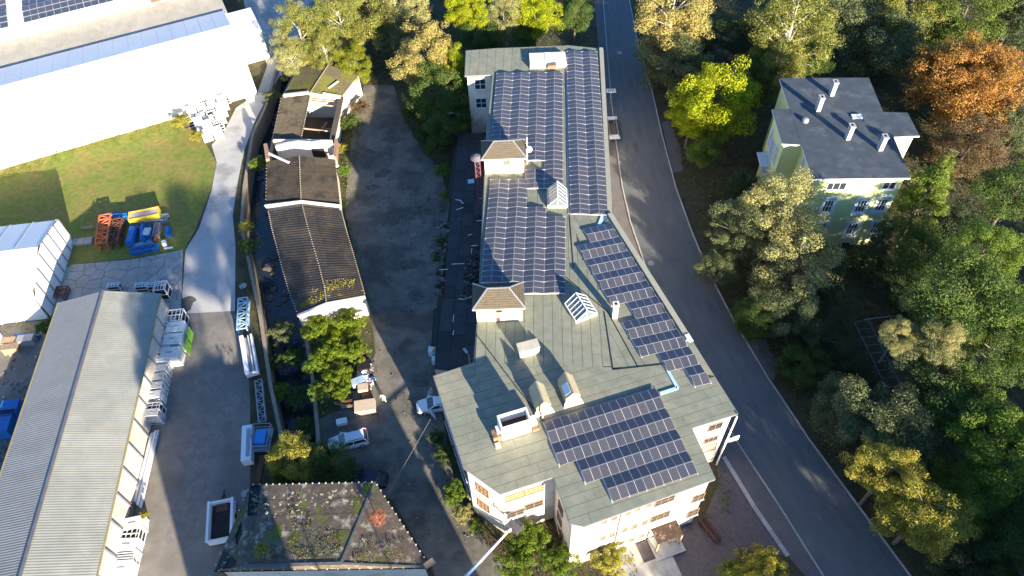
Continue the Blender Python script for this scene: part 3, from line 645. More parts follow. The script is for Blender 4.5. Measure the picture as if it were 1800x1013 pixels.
sp = [at(*p, 2.6) for p in [(765, 545), (795, 542), (790, 603), (761, 606)]]; MB().prism([(p.x, p.y) for p in sp], -.1, 2.5).build('wall', pink_r, t)
MB().prism([(p[0], p[1]) for p in inset(sp, -.2)], 2.5, 2.6).build('roof', blackm, t); strips(sp, NS, 1.15, 2.6, .03, 'tar_sheet', tarm, t, cuts=3)
mb = MB(); mb.bar(at(776, 605, 1.2), at(779, 630, 1.2), .7, .5); mb.solo('fuel_tank', pinkm, 'maroon steel trough leaning below the small black shed', 'tank')
for px, py, m_, lab in [(762, 622, grate, 'grey steel rack beside the maroon trough'), (768, 637, grate, 'pale steel rack near the factory corner by the white van'), (770, 628, mat('turquoise', (.2, .55, .55)), 'small turquoise crate under the factory corner')]:
    mb = MB(); c = at(px, py, 0)
    for sx in (-.5, .5):
        for sy in (-.4, .4): mb.box(c+Vector((sx, sy, .5)), (.07, .07, 1.0))
    for z_ in (.1, .5, .98): mb.box(c+Vector((0, 0, z_)), (1.1, .9, .05))
    mb.solo('steel_rack', m_, lab, 'rack')
t = thing('roof_silencer', 'maroon steel lattice duct with a round hood beside the first stair tower', 'duct', at(850, 300, 3.4)); a = Vector((tx-.9, ty+.3, 3.4)); mb = MB()
for sx, sy in ((-.3, -.3), (.3, -.3), (.3, .3), (-.3, .3)): mb.bar(a+Vector((sx, sy, 0)), a+Vector((sx, sy, 9.8)), .09)
for k in range(12):
    z = .8*k; mb.bar(a+Vector((-.3, -.3, z)), a+Vector((.3, -.3, z+.8)), .06); mb.bar(a+Vector((-.3, .3, z)), a+Vector((-.3, -.3, z+.8)), .06); mb.bar(a+Vector((-.3, -.3, z)), a+Vector((.3, -.3, z)), .06)
mb.build('lattice', pinkm, t); MB().tube(a+Vector((0, 0, 9.8)), a+Vector((0, 0, 10.1)), .5, .85, 14).build('hood', mat('hood_steel', (.15, .13, .14), .6), t); MB().tube(a+Vector((0, 0, 10.1)), a+Vector((0, 0, 10.5)), .85, .3, 14).build('hood_top', mat('hood_steel', (.33, .27, .28)), t)
# street brackets between factory and street
t = thing('loading_pit', 'open street side pit with white end brackets below the far solar roof', 'pit', at(1077, 232)); mb = MB(); a, b = at(1076, 215, 0), at(1081, 248, 0)
mb.box((a+b)/2+Vector((-.75, 0, .45)), (.12, (a-b).length, .9)); mb.box((a+b)/2+Vector((.55, 0, .45)), (.12, (a-b).length, .9)); mb.build('pit_wall', stone, t)
mb = MB(); MB().box(a+Vector((-.1, 0, .8)), (1.6, .7, .12)).build('end_bracket', white_m, t); mb.box(b+Vector((-.1, 0, .8)), (1.6, .9, .12))
for k in range(4): mb.box(b+Vector((-.6+.35*k, 0, .92)), (.08, .8, .14))
mb.build('end_bracket', white_m, t); MB().box((a+b)/2+Vector((-.1, 0, .3)), (1.0, (a-b).length-1.6, .1)).build('pit_floor', side, t)
t = thing('sign_bracket', 'white slotted bracket sign standing at the kerb of the far factory pavement', 'sign', at(1072, 183)); c = at(1072, 183, 0); mb = MB(); mb.box(c+Vector((0, 0, 2.6)), (1.5, .9, .12)); mb.build('board', white_m, t)
mb = MB(); [mb.box(c+Vector((-.45+.3*k, -.05, 2.68)), (.1, .5, .05)) for k in range(4)]; mb.build('slot', blackm, t); mb = MB(); mb.tube(c, c+Vector((0, 0, 2.6)), .05); mb.build('post', steel, t)
t = thing('wall_sign', 'white perforated sign sticking out from the factory corner over the pavement', 'sign', at(1286, 775, 3.0)); c = at(1286, 773, 3.0); a = math.radians(16)
MB().box(c, (1.7, .12, .9), a).build('board', white_m, t)
mb = MB(); [mb.box(c+rotz((-.6+.4*k, -.07, -.15+.3*(k % 2)), a), (.16, .02, .22), a) for k in range(4)]; mb.build('slot', steel, t)
mb = MB(); mb.bar(c+rotz((-.8, 0, .3), a), Vector((FW['g'].x-.3, FW['g'].y-.2, 3.3)), .07); mb.build('arm', steel, t)
# rusty railing stair south-east
t = thing('railing', 'rust red stair railing leading away from the factory south east corner', 'railing', at(1252, 925)); a, b = at(1236, 912), at(1266, 948); mb = MB(); d = (b-a)
for off in (0, .8):
    o_ = Vector((d.y, -d.x, 0)).normalized()*off
    for k in range(10): q = lerp(a, b, k/9)+o_; mb.box(q+Vector((0, 0, .5)), (.06, .06, 1.0))
    mb.bar(a+o_+Vector((0, 0, 1)), b+o_+Vector((0, 0, 1)), .07)
mb.build('rail', rust, t); mb = MB()
for k in range(10): q = lerp(a, b, k/9)+Vector((d.y, -d.x, 0)).normalized()*.4; mb.box(q+Vector((0, 0, .12)), (.8, .12, .06), math.atan2(d.x, -d.y)+math.pi/2-1.57)
mb.build('tread', rust, t)

# ------------------------------------------------------------------ DERELICT SHEDS
def shed(name, label, cat, NW, NE, SE, SW, z, rz, mt, parts=True, ridge_t=(.5, .5), hole=None, courses=14):
    cs = [at(*p, z) for p in (NW, NE, SE, SW)]; t = thing(name, label, cat, Vector((cs[2].x+cs[3].x, cs[2].y+cs[3].y, 0))/2)
    c2 = inset(cs, .25)
    mb = MB(); pc = ccw(c2)
    for i in range(4):
        a, b = pc[i], pc[(i+1) % 4]; mb.face([(a[0], a[1], -.2), (b[0], b[1], -.2), (b[0], b[1], z-.05), (a[0], a[1], z-.05)])
    rn = lerp(cs[0], cs[1], ridge_t[0])+Vector((0, 0, rz)); rs = lerp(cs[3], cs[2], ridge_t[1])+Vector((0, 0, rz)); ins = .25
    k = (rs-rn).normalized()
    mb.face([lerp(cs[0], cs[1], .02)+k*.25-Vector((0, 0, .06)), lerp(cs[0], cs[1], .98)+k*.25-Vector((0, 0, .06)), rn+k*.25-Vector((0, 0, .06))])
    mb.face([lerp(cs[3], cs[2], .02)-k*.25-Vector((0, 0, .06)), lerp(cs[3], cs[2], .98)-k*.25-Vector((0, 0, .06)), rs-k*.25-Vector((0, 0, .06))])
    mb.build('wall', render_w, t)
    Z = Vector((0, 0, .1)); roofs = []
    for (e0, e1, mi) in ((cs[0], cs[3], 'W'), (cs[1], cs[2], 'E')):
        if hole == mi: continue
        # corrugated slope built of sheets
        nS = 6
        for sI in range(nS):
            u0, u1 = sI/nS, (sI+1)/nS-.004
            mbs = MB(); nC = 10
            for cI in range(nC):
                w0, w1 = lerp(u0, u1, cI/nC), lerp(u0, u1, (cI+.5)/nC); w2 = lerp(u0, u1, (cI+1)/nC)
                for (wa, wb, ha, hb) in ((w0, w1, 0, .05), (w1, w2, .05, 0)):
                    a, b = lerp(e0, e1, wa), lerp(e0, e1, wb); c_, d_ = lerp(rn, rs, wb), lerp(rn, rs, wa)
                    za, zb = Vector((0, 0, ha)), Vector((0, 0, hb)); mbs.face([a+za, b+zb, c_+zb, d_+za])
            mbs.build('roof_sheet', mt, t)
        under = MB(); under.face([e0-Z, e1-Z, rs-Z, rn-Z]); under.build('roof_boarding', blackm, t)
    st = MB()
    for k in range(26):
        q = lerp(rn, rs, (k+.5)/26)+Vector((0, 0, .1)); st.box(q, (.14, .1, .08))
        for e0, e1 in ((cs[0], cs[3]), (cs[1], cs[2])):
            if k % 2 == 0: st.box(lerp(e0, e1, (k+.5)/26)+Vector((0, 0, .07)), (.1, .08, .06))
    st.build('roof_clip', mat('lead_clip', (.34, .3, .24), .8), t, kind='stuff'); return t, cs, rn, rs
hallA, csA, _, _ = shed('far_shed', 'mossy roofed derelict shed with a white east wall under the birch trees', 'shed', (527, 118), (633, 128), (599, 172), (499, 169), 4.2, .9, mat('mossy_roof', (.10, .085, .05), .9, .3, 3, .02, 9, c2=(.12, .12, .025), c2amt=.5, c2scale=.35, objv=.1))
MB().box(at(586, 149, 4.9), (2.2, .35, .06), .9).solo('plank', white_m, 'pale plank lying across the mossy roof of the furthest derelict shed', 'plank')
p0, p1 = csA[3]+Vector((0, 0, .1)), csA[2]+Vector((0, 0, .1)); mb = MB(); mb.bar(p0, lerp(p0, p1, .45)+Vector((0, 0, .7)), .45, .4); mb.bar(lerp(p0, p1, .7)+Vector((0, 0, .5)), p1, .45, .4); mb.build('parapet', render_w, hallA)
tan_roof = mat('tan_boarding', (.13, .105, .07), .9, .25, 2, .02, 6, c2=(.05, .04, .03), c2amt=.56, c2scale=.4, objv=.08)
hallB, csB, rnB, rsB = shed('collapsed_shed', 'roofless derelict shed with tan decking and a dark collapsed hollow', 'shed', (494, 172), (600, 172), (583, 252), (478, 252), 4.0, .5, tan_roof, hole='E')
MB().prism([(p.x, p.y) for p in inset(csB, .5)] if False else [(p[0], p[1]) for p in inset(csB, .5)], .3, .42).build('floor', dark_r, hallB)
mb = MB()
for k in range(9):
    a = lerp(csB[1], csB[2], (k+.5)/9)-Vector((0.4, 0, .3)); b = lerp(rnB, rsB, (k+.5)/9)-Vector((0, 0, .2))
    if k in (0, 1, 6, 8): mb.bar(a, b, .14, .18)
mb.bar(at(575, 215, 1.5), at(560, 235, .8), .2); mb.bar(at(565, 225, 1.0), at(585, 228, 1.3), .15)
mb.build('rafter', wood, hallB)
MB().bar(csB[3]+Vector((.4, -.15, .3)), csB[2]+Vector((-.3, -.15, .3)), .35, .9).build('gable_wall', render_w, hallB)
mb = MB(); mb.bar(csB[1]+Vector((0, 0, .1)), csB[2]+Vector((0, 0, .1)), .8, .25); mb.build('broken_eave', brown_r, hallB)
rusty_tile = mat('brown_corrugated', (.062, .05, .037), .85, .25, 2.5, .02, 9, c2=(.03, .026, .022), c2amt=.55, c2scale=.5, objv=.12)
hallC, csC, rnC, rsC = shed('middle_shed', 'brown corrugated derelict shed with a torn roof below a white gable wall', 'shed', (469, 284), (589, 280), (598, 362), (467, 362), 4.0, .9, rusty_tile)
a, b = csB[3], csB[2]; hb = thing('broken_wall', 'tall white broken gable wall lit by the sun between two derelict sheds', 'wall', (a+b)/2-Vector((0, 0, 4)))
y0 = at(530, 262, 4).y-.2; wA, wB = Vector((at(486, 262, 4).x, y0+.3, 0)), Vector((at(586, 258, 4).x, y0+.3, 0))
mb = MB(); pts = [(0, 0), (1, 0), (1, 5.0), (.8, 5.1), (.62, 4.9), (.4, 5.2), (.2, 5.0), (0, 4.6)]
mb.hexa([(lerp(wA.x, wB.x, s_), wA.y, z_) for s_, z_ in pts], [(lerp(wA.x, wB.x, s_), wA.y+.45, z_) for s_, z_ in pts]); mb.build('masonry', render_w, hb)
MB().box((lerp(wA.x, wB.x, .72), wA.y-.02, 3.0), (1.9, .1, 1.8)).build('opening', blackm, hb)
st2 = mat('stub_brick', (.32, .2, .14), .9, .3, 3)
mb = MB(); mb.bar(at(468, 258, 3.9), at(472, 285, 3.9), .5, 1.2); mb.bar(at(592, 250, 3.9), at(590, 282, 3.9), .4, 1.4); mb.solo('wall_stub', st2, 'low ruined brick side walls flanking the white broken gable', 'wall')
MB().bar(at(468, 268, 4.3), at(508, 286, 4.7), .35, .12).solo('plank', white_m, 'white plank slanting over the torn corner of the middle shed roof', 'plank')
a, b, c_ = csC[3], csC[2], rsC; mb = MB(); mb.bar(a+Vector((0, -.12, -.1)), c_+Vector((0, -.12, -.15)), .2, .75); mb.bar(c_+Vector((0, -.121, -.15)), b+Vector((0, -.12, -.1)), .2, .75); mb.build('gable_board', render_w, hallC)
# long curved shed: three bays in a row, one thing
ld = thing('long_curved_shed', 'long curved dark slate shed with moss at its southern end', 'shed', at(560, 450))
WE = [(472, 372), (478, 402), (487, 436), (497, 475), (508, 512), (523, 553)]; RI = [(532, 363), (540, 395), (550, 430), (561, 468), (570, 503), (574, 533)]; EE = [(600, 370), (608, 402), (618, 435), (627, 466), (635, 495), (642, 520)]
zE, zR = 4.0, 5.0; wE = [at(*p, zE) for p in WE]; rI = [at(*p, zR) for p in RI]; eE = [at(*p, zE) for p in EE]
for i in range(5):
    for e0, e1 in ((wE[i], wE[i+1]), (eE[i], eE[i+1])):
        for c0 in range(4):
            f0, f1 = c0/4, (c0+1)/4+.02
            mbs = MB(); nC = 8
            for cI in range(nC):
                for wa, wb, ha, hb_ in ((cI/nC, (cI+.5)/nC, 0, .04), ((cI+.5)/nC, (cI+1)/nC, .04, 0)):
                    def pt(w, f, h): return lerp(lerp(e0, e1, w), lerp(rI[i], rI[i+1], w), min(f, 1))+Vector((0, 0, h+.03*(1-f)+.02*(f1-f)))
                    mbs.face([pt(wa, f0, ha), pt(wb, f0, hb_), pt(wb, f1, hb_), pt(wa, f1, ha)])
            mbs.build('slate_panel', dark_r, ld)
mb = MB(); loop = [p for p in wE]+[p for p in eE[::-1]]
for i in range(len(loop)):
    a, b = loop[i], loop[(i+1) % len(loop)]; mb.face([(a.x, a.y, -.2), (b.x, b.y, -.2), (b.x, b.y, zE-.08), (a.x, a.y, zE-.08)])
mb.face([wE[-1]-Vector((0, 0, .1)), eE[-1]-Vector((0, 0, .1)), rI[-1]-Vector((0, 0, .05))]); mb.face([wE[0]-Vector((0, 0, .1)), eE[0]-Vector((0, 0, .1)), rI[0]-Vector((0, 0, .05))])
mb.build('wall', render_w, ld)
mb = MB()
for L_ in (wE, rI, eE):
    for i in range(5):
        for k in range(9): mb.box(lerp(L_[i], L_[i+1], k/9)+Vector((0, 0, .1)), (.13, .1, .07))
mb.build('roof_clip', mat('lead_clip', (.55, .5, .42)), ld, kind='stuff')
mb = MB(); S_ = Vector((0, -.15, 0)); mb.bar(wE[-1]+S_-Vector((0, 0, .1)), rI[-1]+S_, .3, .3); mb.bar(rI[-1]+S_*1.01, eE[-1]+S_-Vector((0, 0, .1)), .3, .3); mb.build('gable_coping', render_w, ld)
# derelict hipped building
hz, hr = 5.6, 8.0
HN = [at(440, 853, hz), at(660, 848, hz), at(757, 998, hz), at(376, 1004, hz)]
hr = 6.35; r1, r2 = at(425, 996, hr), at(600, 991, hr)
hp = thing('hipped_ruin', 'derelict building with a stained mossy hipped roof and broken left corner', 'ruin', at(570, 960))
mb = MB(); pc = ccw(inset(HN, .35))
for i in range(4):
    a, b = pc[i], pc[(i+1) % 4]; mb.face([(a[0], a[1], -.2), (b[0], b[1], -.2), (b[0], b[1], hz-.1), (a[0], a[1], hz-.1)])
mb.build('wall', render_w, hp)
hip_m = mat('stained_slate', (.115, .09, .07), .88, .3, 2.2, .03, 7, c2=(.30, .27, .21), c2amt=.61, c2scale=1.1, objv=.15)
hip_moss = mat('stained_mossy_slate', (.11, .09, .068), .9, .35, 2.2, .04, 7, c2=(.105, .125, .02), c2amt=.53, c2scale=.5, objv=.12)
def slope(e0, e1, q1, q0, rows, cols, m_, name='slate_panel', drop=()):
    for r in range(rows):
        for c in range(cols):
            if (r, c) in drop: continue
            f0, f1 = r/rows, (r+1)/rows+.01; g0, g1 = c/cols+.0004, (c+1)/cols-.0004
            def pt(g, f, h): return lerp(lerp(e0, e1, g), lerp(q0, q1, g), min(f, 1))+Vector((0, 0, h))
            A_, B_, C_, D_ = pt(g0, f0, .045), pt(g1, f0, .045), pt(g1, f1, .033), pt(g0, f1, .033)
            if (A_-B_).length+(C_-D_).length < .3: continue
            MB().hexa([p-Vector((0, 0, .05)) for p in (A_, B_, C_, D_)], [A_, B_, C_, D_]).build(name, m_ if random.random() < .8 else hip_moss, hp)
slope(HN[0], HN[1], r2, r1, 5, 12, hip_m, drop={(0, 0), (1, 0)})
slope(HN[3], HN[2], r2, r1, 1, 12, hip_m)
slope(HN[1], HN[2], r2, r2, 5, 5, hip_m); slope(HN[0], HN[3], r1, r1, 4, 4, hip_m, drop={(1, 3), (0, 3), (1, 1), (2, 3)})
mb = MB(); D = Vector((0, 0, .12)); mb.face([HN[0]-D, HN[1]-D, r2-D, r1-D]); mb.face([HN[3]-D, HN[2]-D, r2-D, r1-D]); mb.face([HN[1]-D, HN[2]-D, r2-D]); mb.face([HN[0]-D, HN[3]-D, r1-D]); mb.build('roof_boarding', blackm, hp)
mb = MB(); lead = mat('lead_flashing', (.12, .115, .11), .6, .3, 2); mb.bar(HN[1]+Vector((0, 0, .08)), r2+Vector((0, 0, .08)), .28, .05); mb.bar(HN[2]+Vector((0, 0, .08)), r2+Vector((0, 0, .08)), .2, .05); mb.bar(r1+Vector((0, 0, .08)), r2+Vector((0, 0, .08)), .3, .05); mb.build('hip_flashing', lead, hp)
mb = MB()
for a, b, n in ((HN[0], HN[1], 19), (HN[1], HN[2], 14), (HN[3], HN[2], 20), (HN[0], HN[3], 8)):
    for k in range(n): mb.box(lerp(a, b, (k+.5)/n)+Vector((0, 0, .12)), (.11, .11, .1))
mb.build('gutter_bracket', mat('bracket_grey', (.5, .48, .44), .8), hp, kind='stuff')
mb = MB()
for a, b in ((HN[0], HN[1]), (HN[1], HN[2]), (HN[2], HN[3])): mb.bar(a-Vector((0, 0, .05)), b-Vector((0, 0, .05)), .16, .14)
mb.build('gutter', blackm, hp); MB().box(HN[2]+Vector((-.1, .3, .25)), (1.0, .6, .1), .6).build('loose_sheet', wood, hp)
# rubble and moss clumps on the roof
def rubble(name, label, pts, n, s0, s1, m_, z=0, seed=1, group=None, cat='rubble', zf=None, parent=None):
    rnd = random.Random(seed); poly = [(p.x, p.y) for p in pts]; mb = MB(); xs = [p[0] for p in poly]; ys = [p[1] for p in poly]; k = 0
    while k < n:
        x, y = rnd.uniform(min(xs), max(xs)), rnd.uniform(min(ys), max(ys))
        if not inside((x, y), poly): continue
        k += 1; s = rnd.uniform(s0, s1); zz_ = zf(x, y) if zf else z
        mb.box((x, y, zz_+s*.25), (s, s*rnd.uniform(.3, .9), s*rnd.uniform(.2, .6)), rnd.uniform(0, 3), mi=rnd.randrange(len(m_)), tilt=Matrix.Rotation(rnd.uniform(-.4, .4), 3, 'X'))
    if parent: return mb.build(name, m_, parent, kind='stuff')
    return mb.solo(name, m_, label, cat, group, 'stuff')
rubble('roof_rubble', '', pxs(6.2, (440, 860), (470, 880), (490, 940), (470, 990), (385, 1000), (400, 950)), 300, .08, .34, [stone, dark_r, court, dark_r, brown_r], z=5.7, parent=hp)
rubble('lichen_flakes', '', pxs(6.4, (460, 870), (640, 860), (640, 890), (560, 900), (520, 930), (470, 930)), 60, .08, .3, [stone, stone], zf=lambda x, y: 5.75+max(0, (HN[0].y-y))*.46, parent=hp)

# ------------------------------------------------------------------ WAREHOUSE with corrugated roof
def corr(parent, e0, e1, q1, q0, pitch, amp, m_, bay, name='roof_sheet', lap=.0):
    L = (e1-e0).length; nb = max(1, round(L/bay))
    for i in range(nb):
        mb = MB(); n = max(2, round(bay/pitch))
        for c in range(n):
            for wa, wb, ha, hb_ in ((c/n, (c+.5)/n, 0, amp), ((c+.5)/n, (c+1)/n, amp, 0)):
                ga, gb = (i+wa)/nb, (i+wb)/nb; a, b = lerp(e0, e1, ga), lerp(e0, e1, gb); c2, d2 = lerp(q0, q1, gb), lerp(q0, q1, ga)
                mb.face([a+Vector((0, 0, ha)), b+Vector((0, 0, hb_)), c2+Vector((0, 0, hb_)), d2+Vector((0, 0, ha))])
        mb.build(name, m_, parent)
wz, wr = 5.2, 6.8
w_ne, w_nw = at(282, 516, wz), at(103, 532, wz); w_rn = at(182, 511, wr); dS = (at(169, 1013, wz)-w_ne); w_se = w_ne+dS*1.5; w_sw = w_nw+dS*1.5; w_rs = w_rn+dS*1.5
wh = thing('corrugated_warehouse', 'long warehouse with a grey green corrugated roof beside the gravel yard', 'warehouse', (w_ne+w_se)/2-Vector((0, 0, wz)))
corr(wh, w_ne, w_se, w_rs, w_rn, .26, .018, mat('green_grey_corrugated', (.26, .265, .235), .55, .08, .8, c2=(.30, .30, .26), c2amt=.55, c2scale=.1, objv=.04), 1.6)
corr(wh, w_nw, w_sw, w_rs, w_rn, .26, .018, mat('dull_corrugated', (.25, .25, .24), .55, .08, .8, objv=.05), 1.6)
MB().bar(w_rn+Vector((0, 0, .1)), w_rs+Vector((0, 0, .1)), .3, .12).build('ridge_cap', mat('dark_ridge', (.13, .13, .14), .6), wh)
mb = MB(); mb.bar(w_ne+Vector((.08, 0, -.05)), w_se+Vector((.08, 0, -.05)), .16, .16); mb.bar(w_nw+Vector((-.08, 0, -.05)), w_sw+Vector((-.08, 0, -.05)), .16, .16); mb.build('gutter', mat('brass_gutter', (.3, .25, .12), .6), wh)
nP = 18
for i in range(nP):
    a, b = lerp(w_ne, w_se, i/nP), lerp(w_ne, w_se, (i+1)/nP); d = (b-a).normalized(); a = a+d*.06; b = b-d*.06; x = -.35
    MB().hexa([(a.x+x, a.y, -.1), (b.x+x, b.y, -.1), (b.x+x-.2, b.y, -.1), (a.x+x-.2, a.y, -.1)], [(a.x+x, a.y, wz-.15), (b.x+x, b.y, wz-.15), (b.x+x-.2, b.y, wz-.15), (a.x+x-.2, a.y, wz-.15)]).build('wall_panel', mat('pale_wall_panel', (.60, .53, .44), .85, .12, 1.2, objv=.08), wh)
mb = MB()
for i in range(nP+1): a = lerp(w_ne, w_se, i/nP); mb.box((a.x-.3, a.y, wz/2-.2), (.2, .2, wz-.3))
mb.build('wall_post', steel, wh, kind='stuff')
mb = MB(); mb.face([(w_ne.x-.4, w_ne.y-.3, 0), (w_nw.x+.4, w_nw.y-.3, 0), (w_nw.x+.4, w_nw.y-.3, wz-.1), (w_rn.x, w_rn.y-.3, wr-.1), (w_ne.x-.4, w_ne.y-.3, wz-.1)])
mb.face([(w_nw.x+.4, w_nw.y-.3, 0), (w_sw.x+.4, w_sw.y, 0), (w_sw.x+.4, w_sw.y, wz-.1), (w_nw.x+.4, w_nw.y-.3, wz-.1)]); mb.build('end_wall', grey_m, wh)

# ------------------------------------------------------------------ WHITE HALLS
# big white hall
s0, s1 = at(-140, 336, 0), at(452, 163, 0); d = (s1-s0).normalized(); n = Vector((-d.y, d.x, 0)); WD = 16.5
hall = thing('white_hall', 'huge white sheet clad hall filling the upper left corner above the lawn', 'hall', (s0+s1)/2)
b0, b1, b2, b3 = s0, s1, s1+n*WD, s0+n*WD; H1, HR = 6.5, 8.2
up = lambda p, z: Vector((p.x, p.y, z)); mid0, mid1 = (b0+b3)/2, (b1+b2)/2
nP = 22
for i in range(nP):
    a, b = lerp(b0, b1, i/nP)+d*.02, lerp(b0, b1, (i+1)/nP)-d*.02
    MB().hexa([up(a, -.1), up(b, -.1), up(b+n*.15, -.1), up(a+n*.15, -.1)], [up(a, H1), up(b, H1), up(b+n*.15, H1), up(a+n*.15, H1)]).build('wall_panel', white_s, hall)
    for (e_, f_) in (((b0, b1), (mid0, mid1)), ((b3, b2), (mid0, mid1))):
        a2, b2_ = lerp(e_[0], e_[1], i/nP), lerp(e_[0], e_[1], (i+1)/nP)-d*.03; c2, d2 = lerp(f_[0], f_[1], (i+1)/nP)-d*.03, lerp(f_[0], f_[1], i/nP)
        MB().hexa([up(a2, H1), up(b2_, H1), up(c2, HR), up(d2, HR)], [up(a2, H1+.08), up(b2_, H1+.08), up(c2, HR+.08), up(d2, HR+.08)]).build('roof_panel', white_s, hall)
mb = MB(); mb.face([up(b1, 0), up(b2, 0), up(b2, H1), up(mid1, HR), up(b1, H1)]); mb.face([up(b2, 0), up(b3, 0), up(b3, H1), up(b2, H1)]); mb.build('end_wall', white_s, hall)
MB().bar(up(b0-n*.12, H1-.02), up(b1-n*.12, H1-.02), .2, .16).build('gutter', grey_m, hall)
for k in range(9): q = lerp(b0, b1, (k+.5)/9)-n*.12; MB().box((q.x, q.y, H1/2), (.12, .12, H1-.2)).build('downpipe', grey_m, hall)
mb = MB(); mb.bar(up(b0-n*.3, .05), up(b1-n*.3, .05), .5, .3); mb.build('plinth', grey_m, hall)
# lean-to block at its street end
q = at(452, 75, 5.5); mb = MB(); blk = thing('white_lean_to', 'white flat roofed block joined to the road end of the huge white hall', 'building', s1+n*12)
MB().prism([(v.x, v.y) for v in (s1+d*.02+n*9.0, s1+d*4.5+n*9.0, s1+d*4.5+n*17, s1+d*.02+n*17)], -.1, 5.4).build('wall', white_s, blk); MB().prism([(v.x, v.y) for v in (s1+d*.02+n*8.9, s1+d*4.6+n*8.9, s1+d*4.6+n*17.1, s1+d*.02+n*17.1)], 5.4, 5.55).build('roof', white_s, blk)
bx = thing('white_kiosk', 'small white box at the white hall corner facing the concrete road', 'kiosk', at(440, 165)); MB().box(at(438, 168, .9), (1.3, 1.0, 1.9), .3).build('body', white_s, bx); MB().box(at(438, 168, .9)+Vector((0, 0, 1.0)), (1.5, 1.2, .1), .3).build('lid', white_s, bx)
# lower grey roof strip and solar hall beyond
g0, g1 = b3, b2; gs = thing('grey_lean_to', 'low grey corrugated lean-to roof between the white hall and the solar hall', 'building', (g0+g1)/2)
k0, k1 = b3+n*.05, b2+n*.05+d*.5; w2 = 8.0
corr(gs, up(k0, 6.0), up(k1, 6.0), up(k1+n*w2, 6.6), up(k0+n*w2, 6.6), .5, .05, mat('stained_grey_sheet', (.36, .34, .29), .6, .14, .6, objv=.04), 2.0)
MB().prism([(v.x, v.y) for v in (k0, k1, k1+n*w2, k0+n*w2)], -.1, 5.9).build('wall', grey_m, gs)
sh = thing('solar_hall', 'white framed hall with rows of dark blue solar panels on its stepped roof', 'hall', (g0+g1)/2+n*12)
f0, f1 = k0+n*(w2+.1), k1+n*(w2+.1); MB().prism([(v.x, v.y) for v in (f0, f1, f1+n*40, f0+n*40)], -.1, 8.4).build('wall', mat('shed_wall', (.5, .5, .46), .8), sh)
MB().prism([(v.x, v.y) for v in (f0-n*.2, f1-n*.2+d*.3, f1+n*40+d*.3, f0+n*40)], 8.4, 8.55).build('roof', white_s, sh)
mb = MB(); LL = (f1-f0).length
for i in range(19): q = lerp(f0, f1, i/18)-n*.15; mb.box(up(q, 7.6)+Vector((0, 0, 0)), (.14, .5, 1.5), math.atan2(d.y, d.x))
mb.build('fascia_post', white_s, sh); MB().bar(up(f0-n*.3, 6.9), up(f1-n*.3, 6.9), .1, .12).build('fascia_rail', white_s, sh)
MB().box(up(lerp(f0, f1, .80)-n*.12, 7.6), (2.6, .3, 1.1), math.atan2(d.y, d.x)).build('opening', rust, sh)
pm = MB(); z = .0185; pm.box((0, 0, 0), (2.4, 1.5, .035)); pm.face([(-1.17, -.72, z), (1.17, -.72, z), (1.17, .72, z), (-1.17, .72, z)], 1); pmm = pm.mesh('solar_panel', [alu, pv])
sa = thing('solar_array', 'broad dark blue solar array on the white framed hall in the far upper left corner', 'solar array', f0+n*3+Vector((0, 0, 8.6)))
aD = math.atan2(d.y, d.x)
for blk_i, (o0, rows) in enumerate(((1.2, 3), (7.4, 3), (13.6, 3))):
    for r in range(rows):
        for i in range(21):
            if i % 7 == 6: continue
            q = f0+d*(LL-1.2-i*2.45-30*0)+n*(o0+r*1.75)
            if (q-f0).dot(d) < 14: continue
            inst(pmm, 'solar_panel', sa, up(q, 8.72+.12*r), (math.radians(4), 0, aD))
# small white tent hall with curved sides
tn = thing('tent_hall', 'white fabric storage tent with dark ribs beside the stacked crane parts', 'tent', at(30, 520))
Z_ = lambda p: Vector(p)
g_n, g_s = at(130, 425), at(88, 560); ax = (at(0, 448, 6.6)-at(78, 440, 6.6)).normalized(); Wt = (g_n-g_s).length; cr_ = (g_n-g_s).normalized()
nrm = Vector((cr_.y, -cr_.x, 0)); nrm = nrm if nrm.x < 0 else -nrm
prof = [(0, 0), (.15, 3.6), (.9, 4.6), (Wt*.5, 6.4), (Wt-.5, 4.9), (Wt-.05, 4.4), (Wt, 0)]
def tp(i, s_): a = prof[i]; return g_s+cr_*a[0]+nrm*s_+Vector((0, 0, a[1]))
nb = 9; bw = 3.0
for k in range(nb):
    for i in range(len(prof)-1):
        MB().hexa([tp(i, k*bw+.02), tp(i+1, k*bw+.02), tp(i+1, (k+1)*bw-.02), tp(i, (k+1)*bw-.02)], [v-Vector((0, 0, .04))+(Vector((0, 0, 0))) for v in (tp(i, k*bw+.02), tp(i+1, k*bw+.02), tp(i+1, (k+1)*bw-.02), tp(i, (k+1)*bw-.02))]).build('fabric_panel', white_s, tn)
nn_ = 7
for k in range(nn_):
    def pz(t_):
        x = Wt*t_
        for (xa, za), (xb, zb) in zip(prof, prof[1:]):
            if xa <= x <= xb+1e-6: return za+(zb-za)*((x-xa)/max(xb-xa, 1e-6))
        return 0
    ta, tb = max(.02, k/nn_), min(.98, (k+1)/nn_); a, b = g_s+cr_*Wt*ta, g_s+cr_*Wt*tb
    MB().hexa([a-nrm*.06, b-nrm*.06, b, a], [a-nrm*.06+Z_((0, 0, pz(ta)-.1)), b-nrm*.06+Z_((0, 0, pz(tb)-.1)), b+Z_((0, 0, pz(tb)-.1)), a+Z_((0, 0, pz(ta)-.1))]).build('end_panel', white_s, tn)
mb = MB()
for k in range(1, nn_): a = g_s+cr_*Wt*k/nn_-nrm*.12; MB().bar(a, a+Vector((0, 0, pz(k/nn_)-.1)), .14).build('rib', steel, tn)
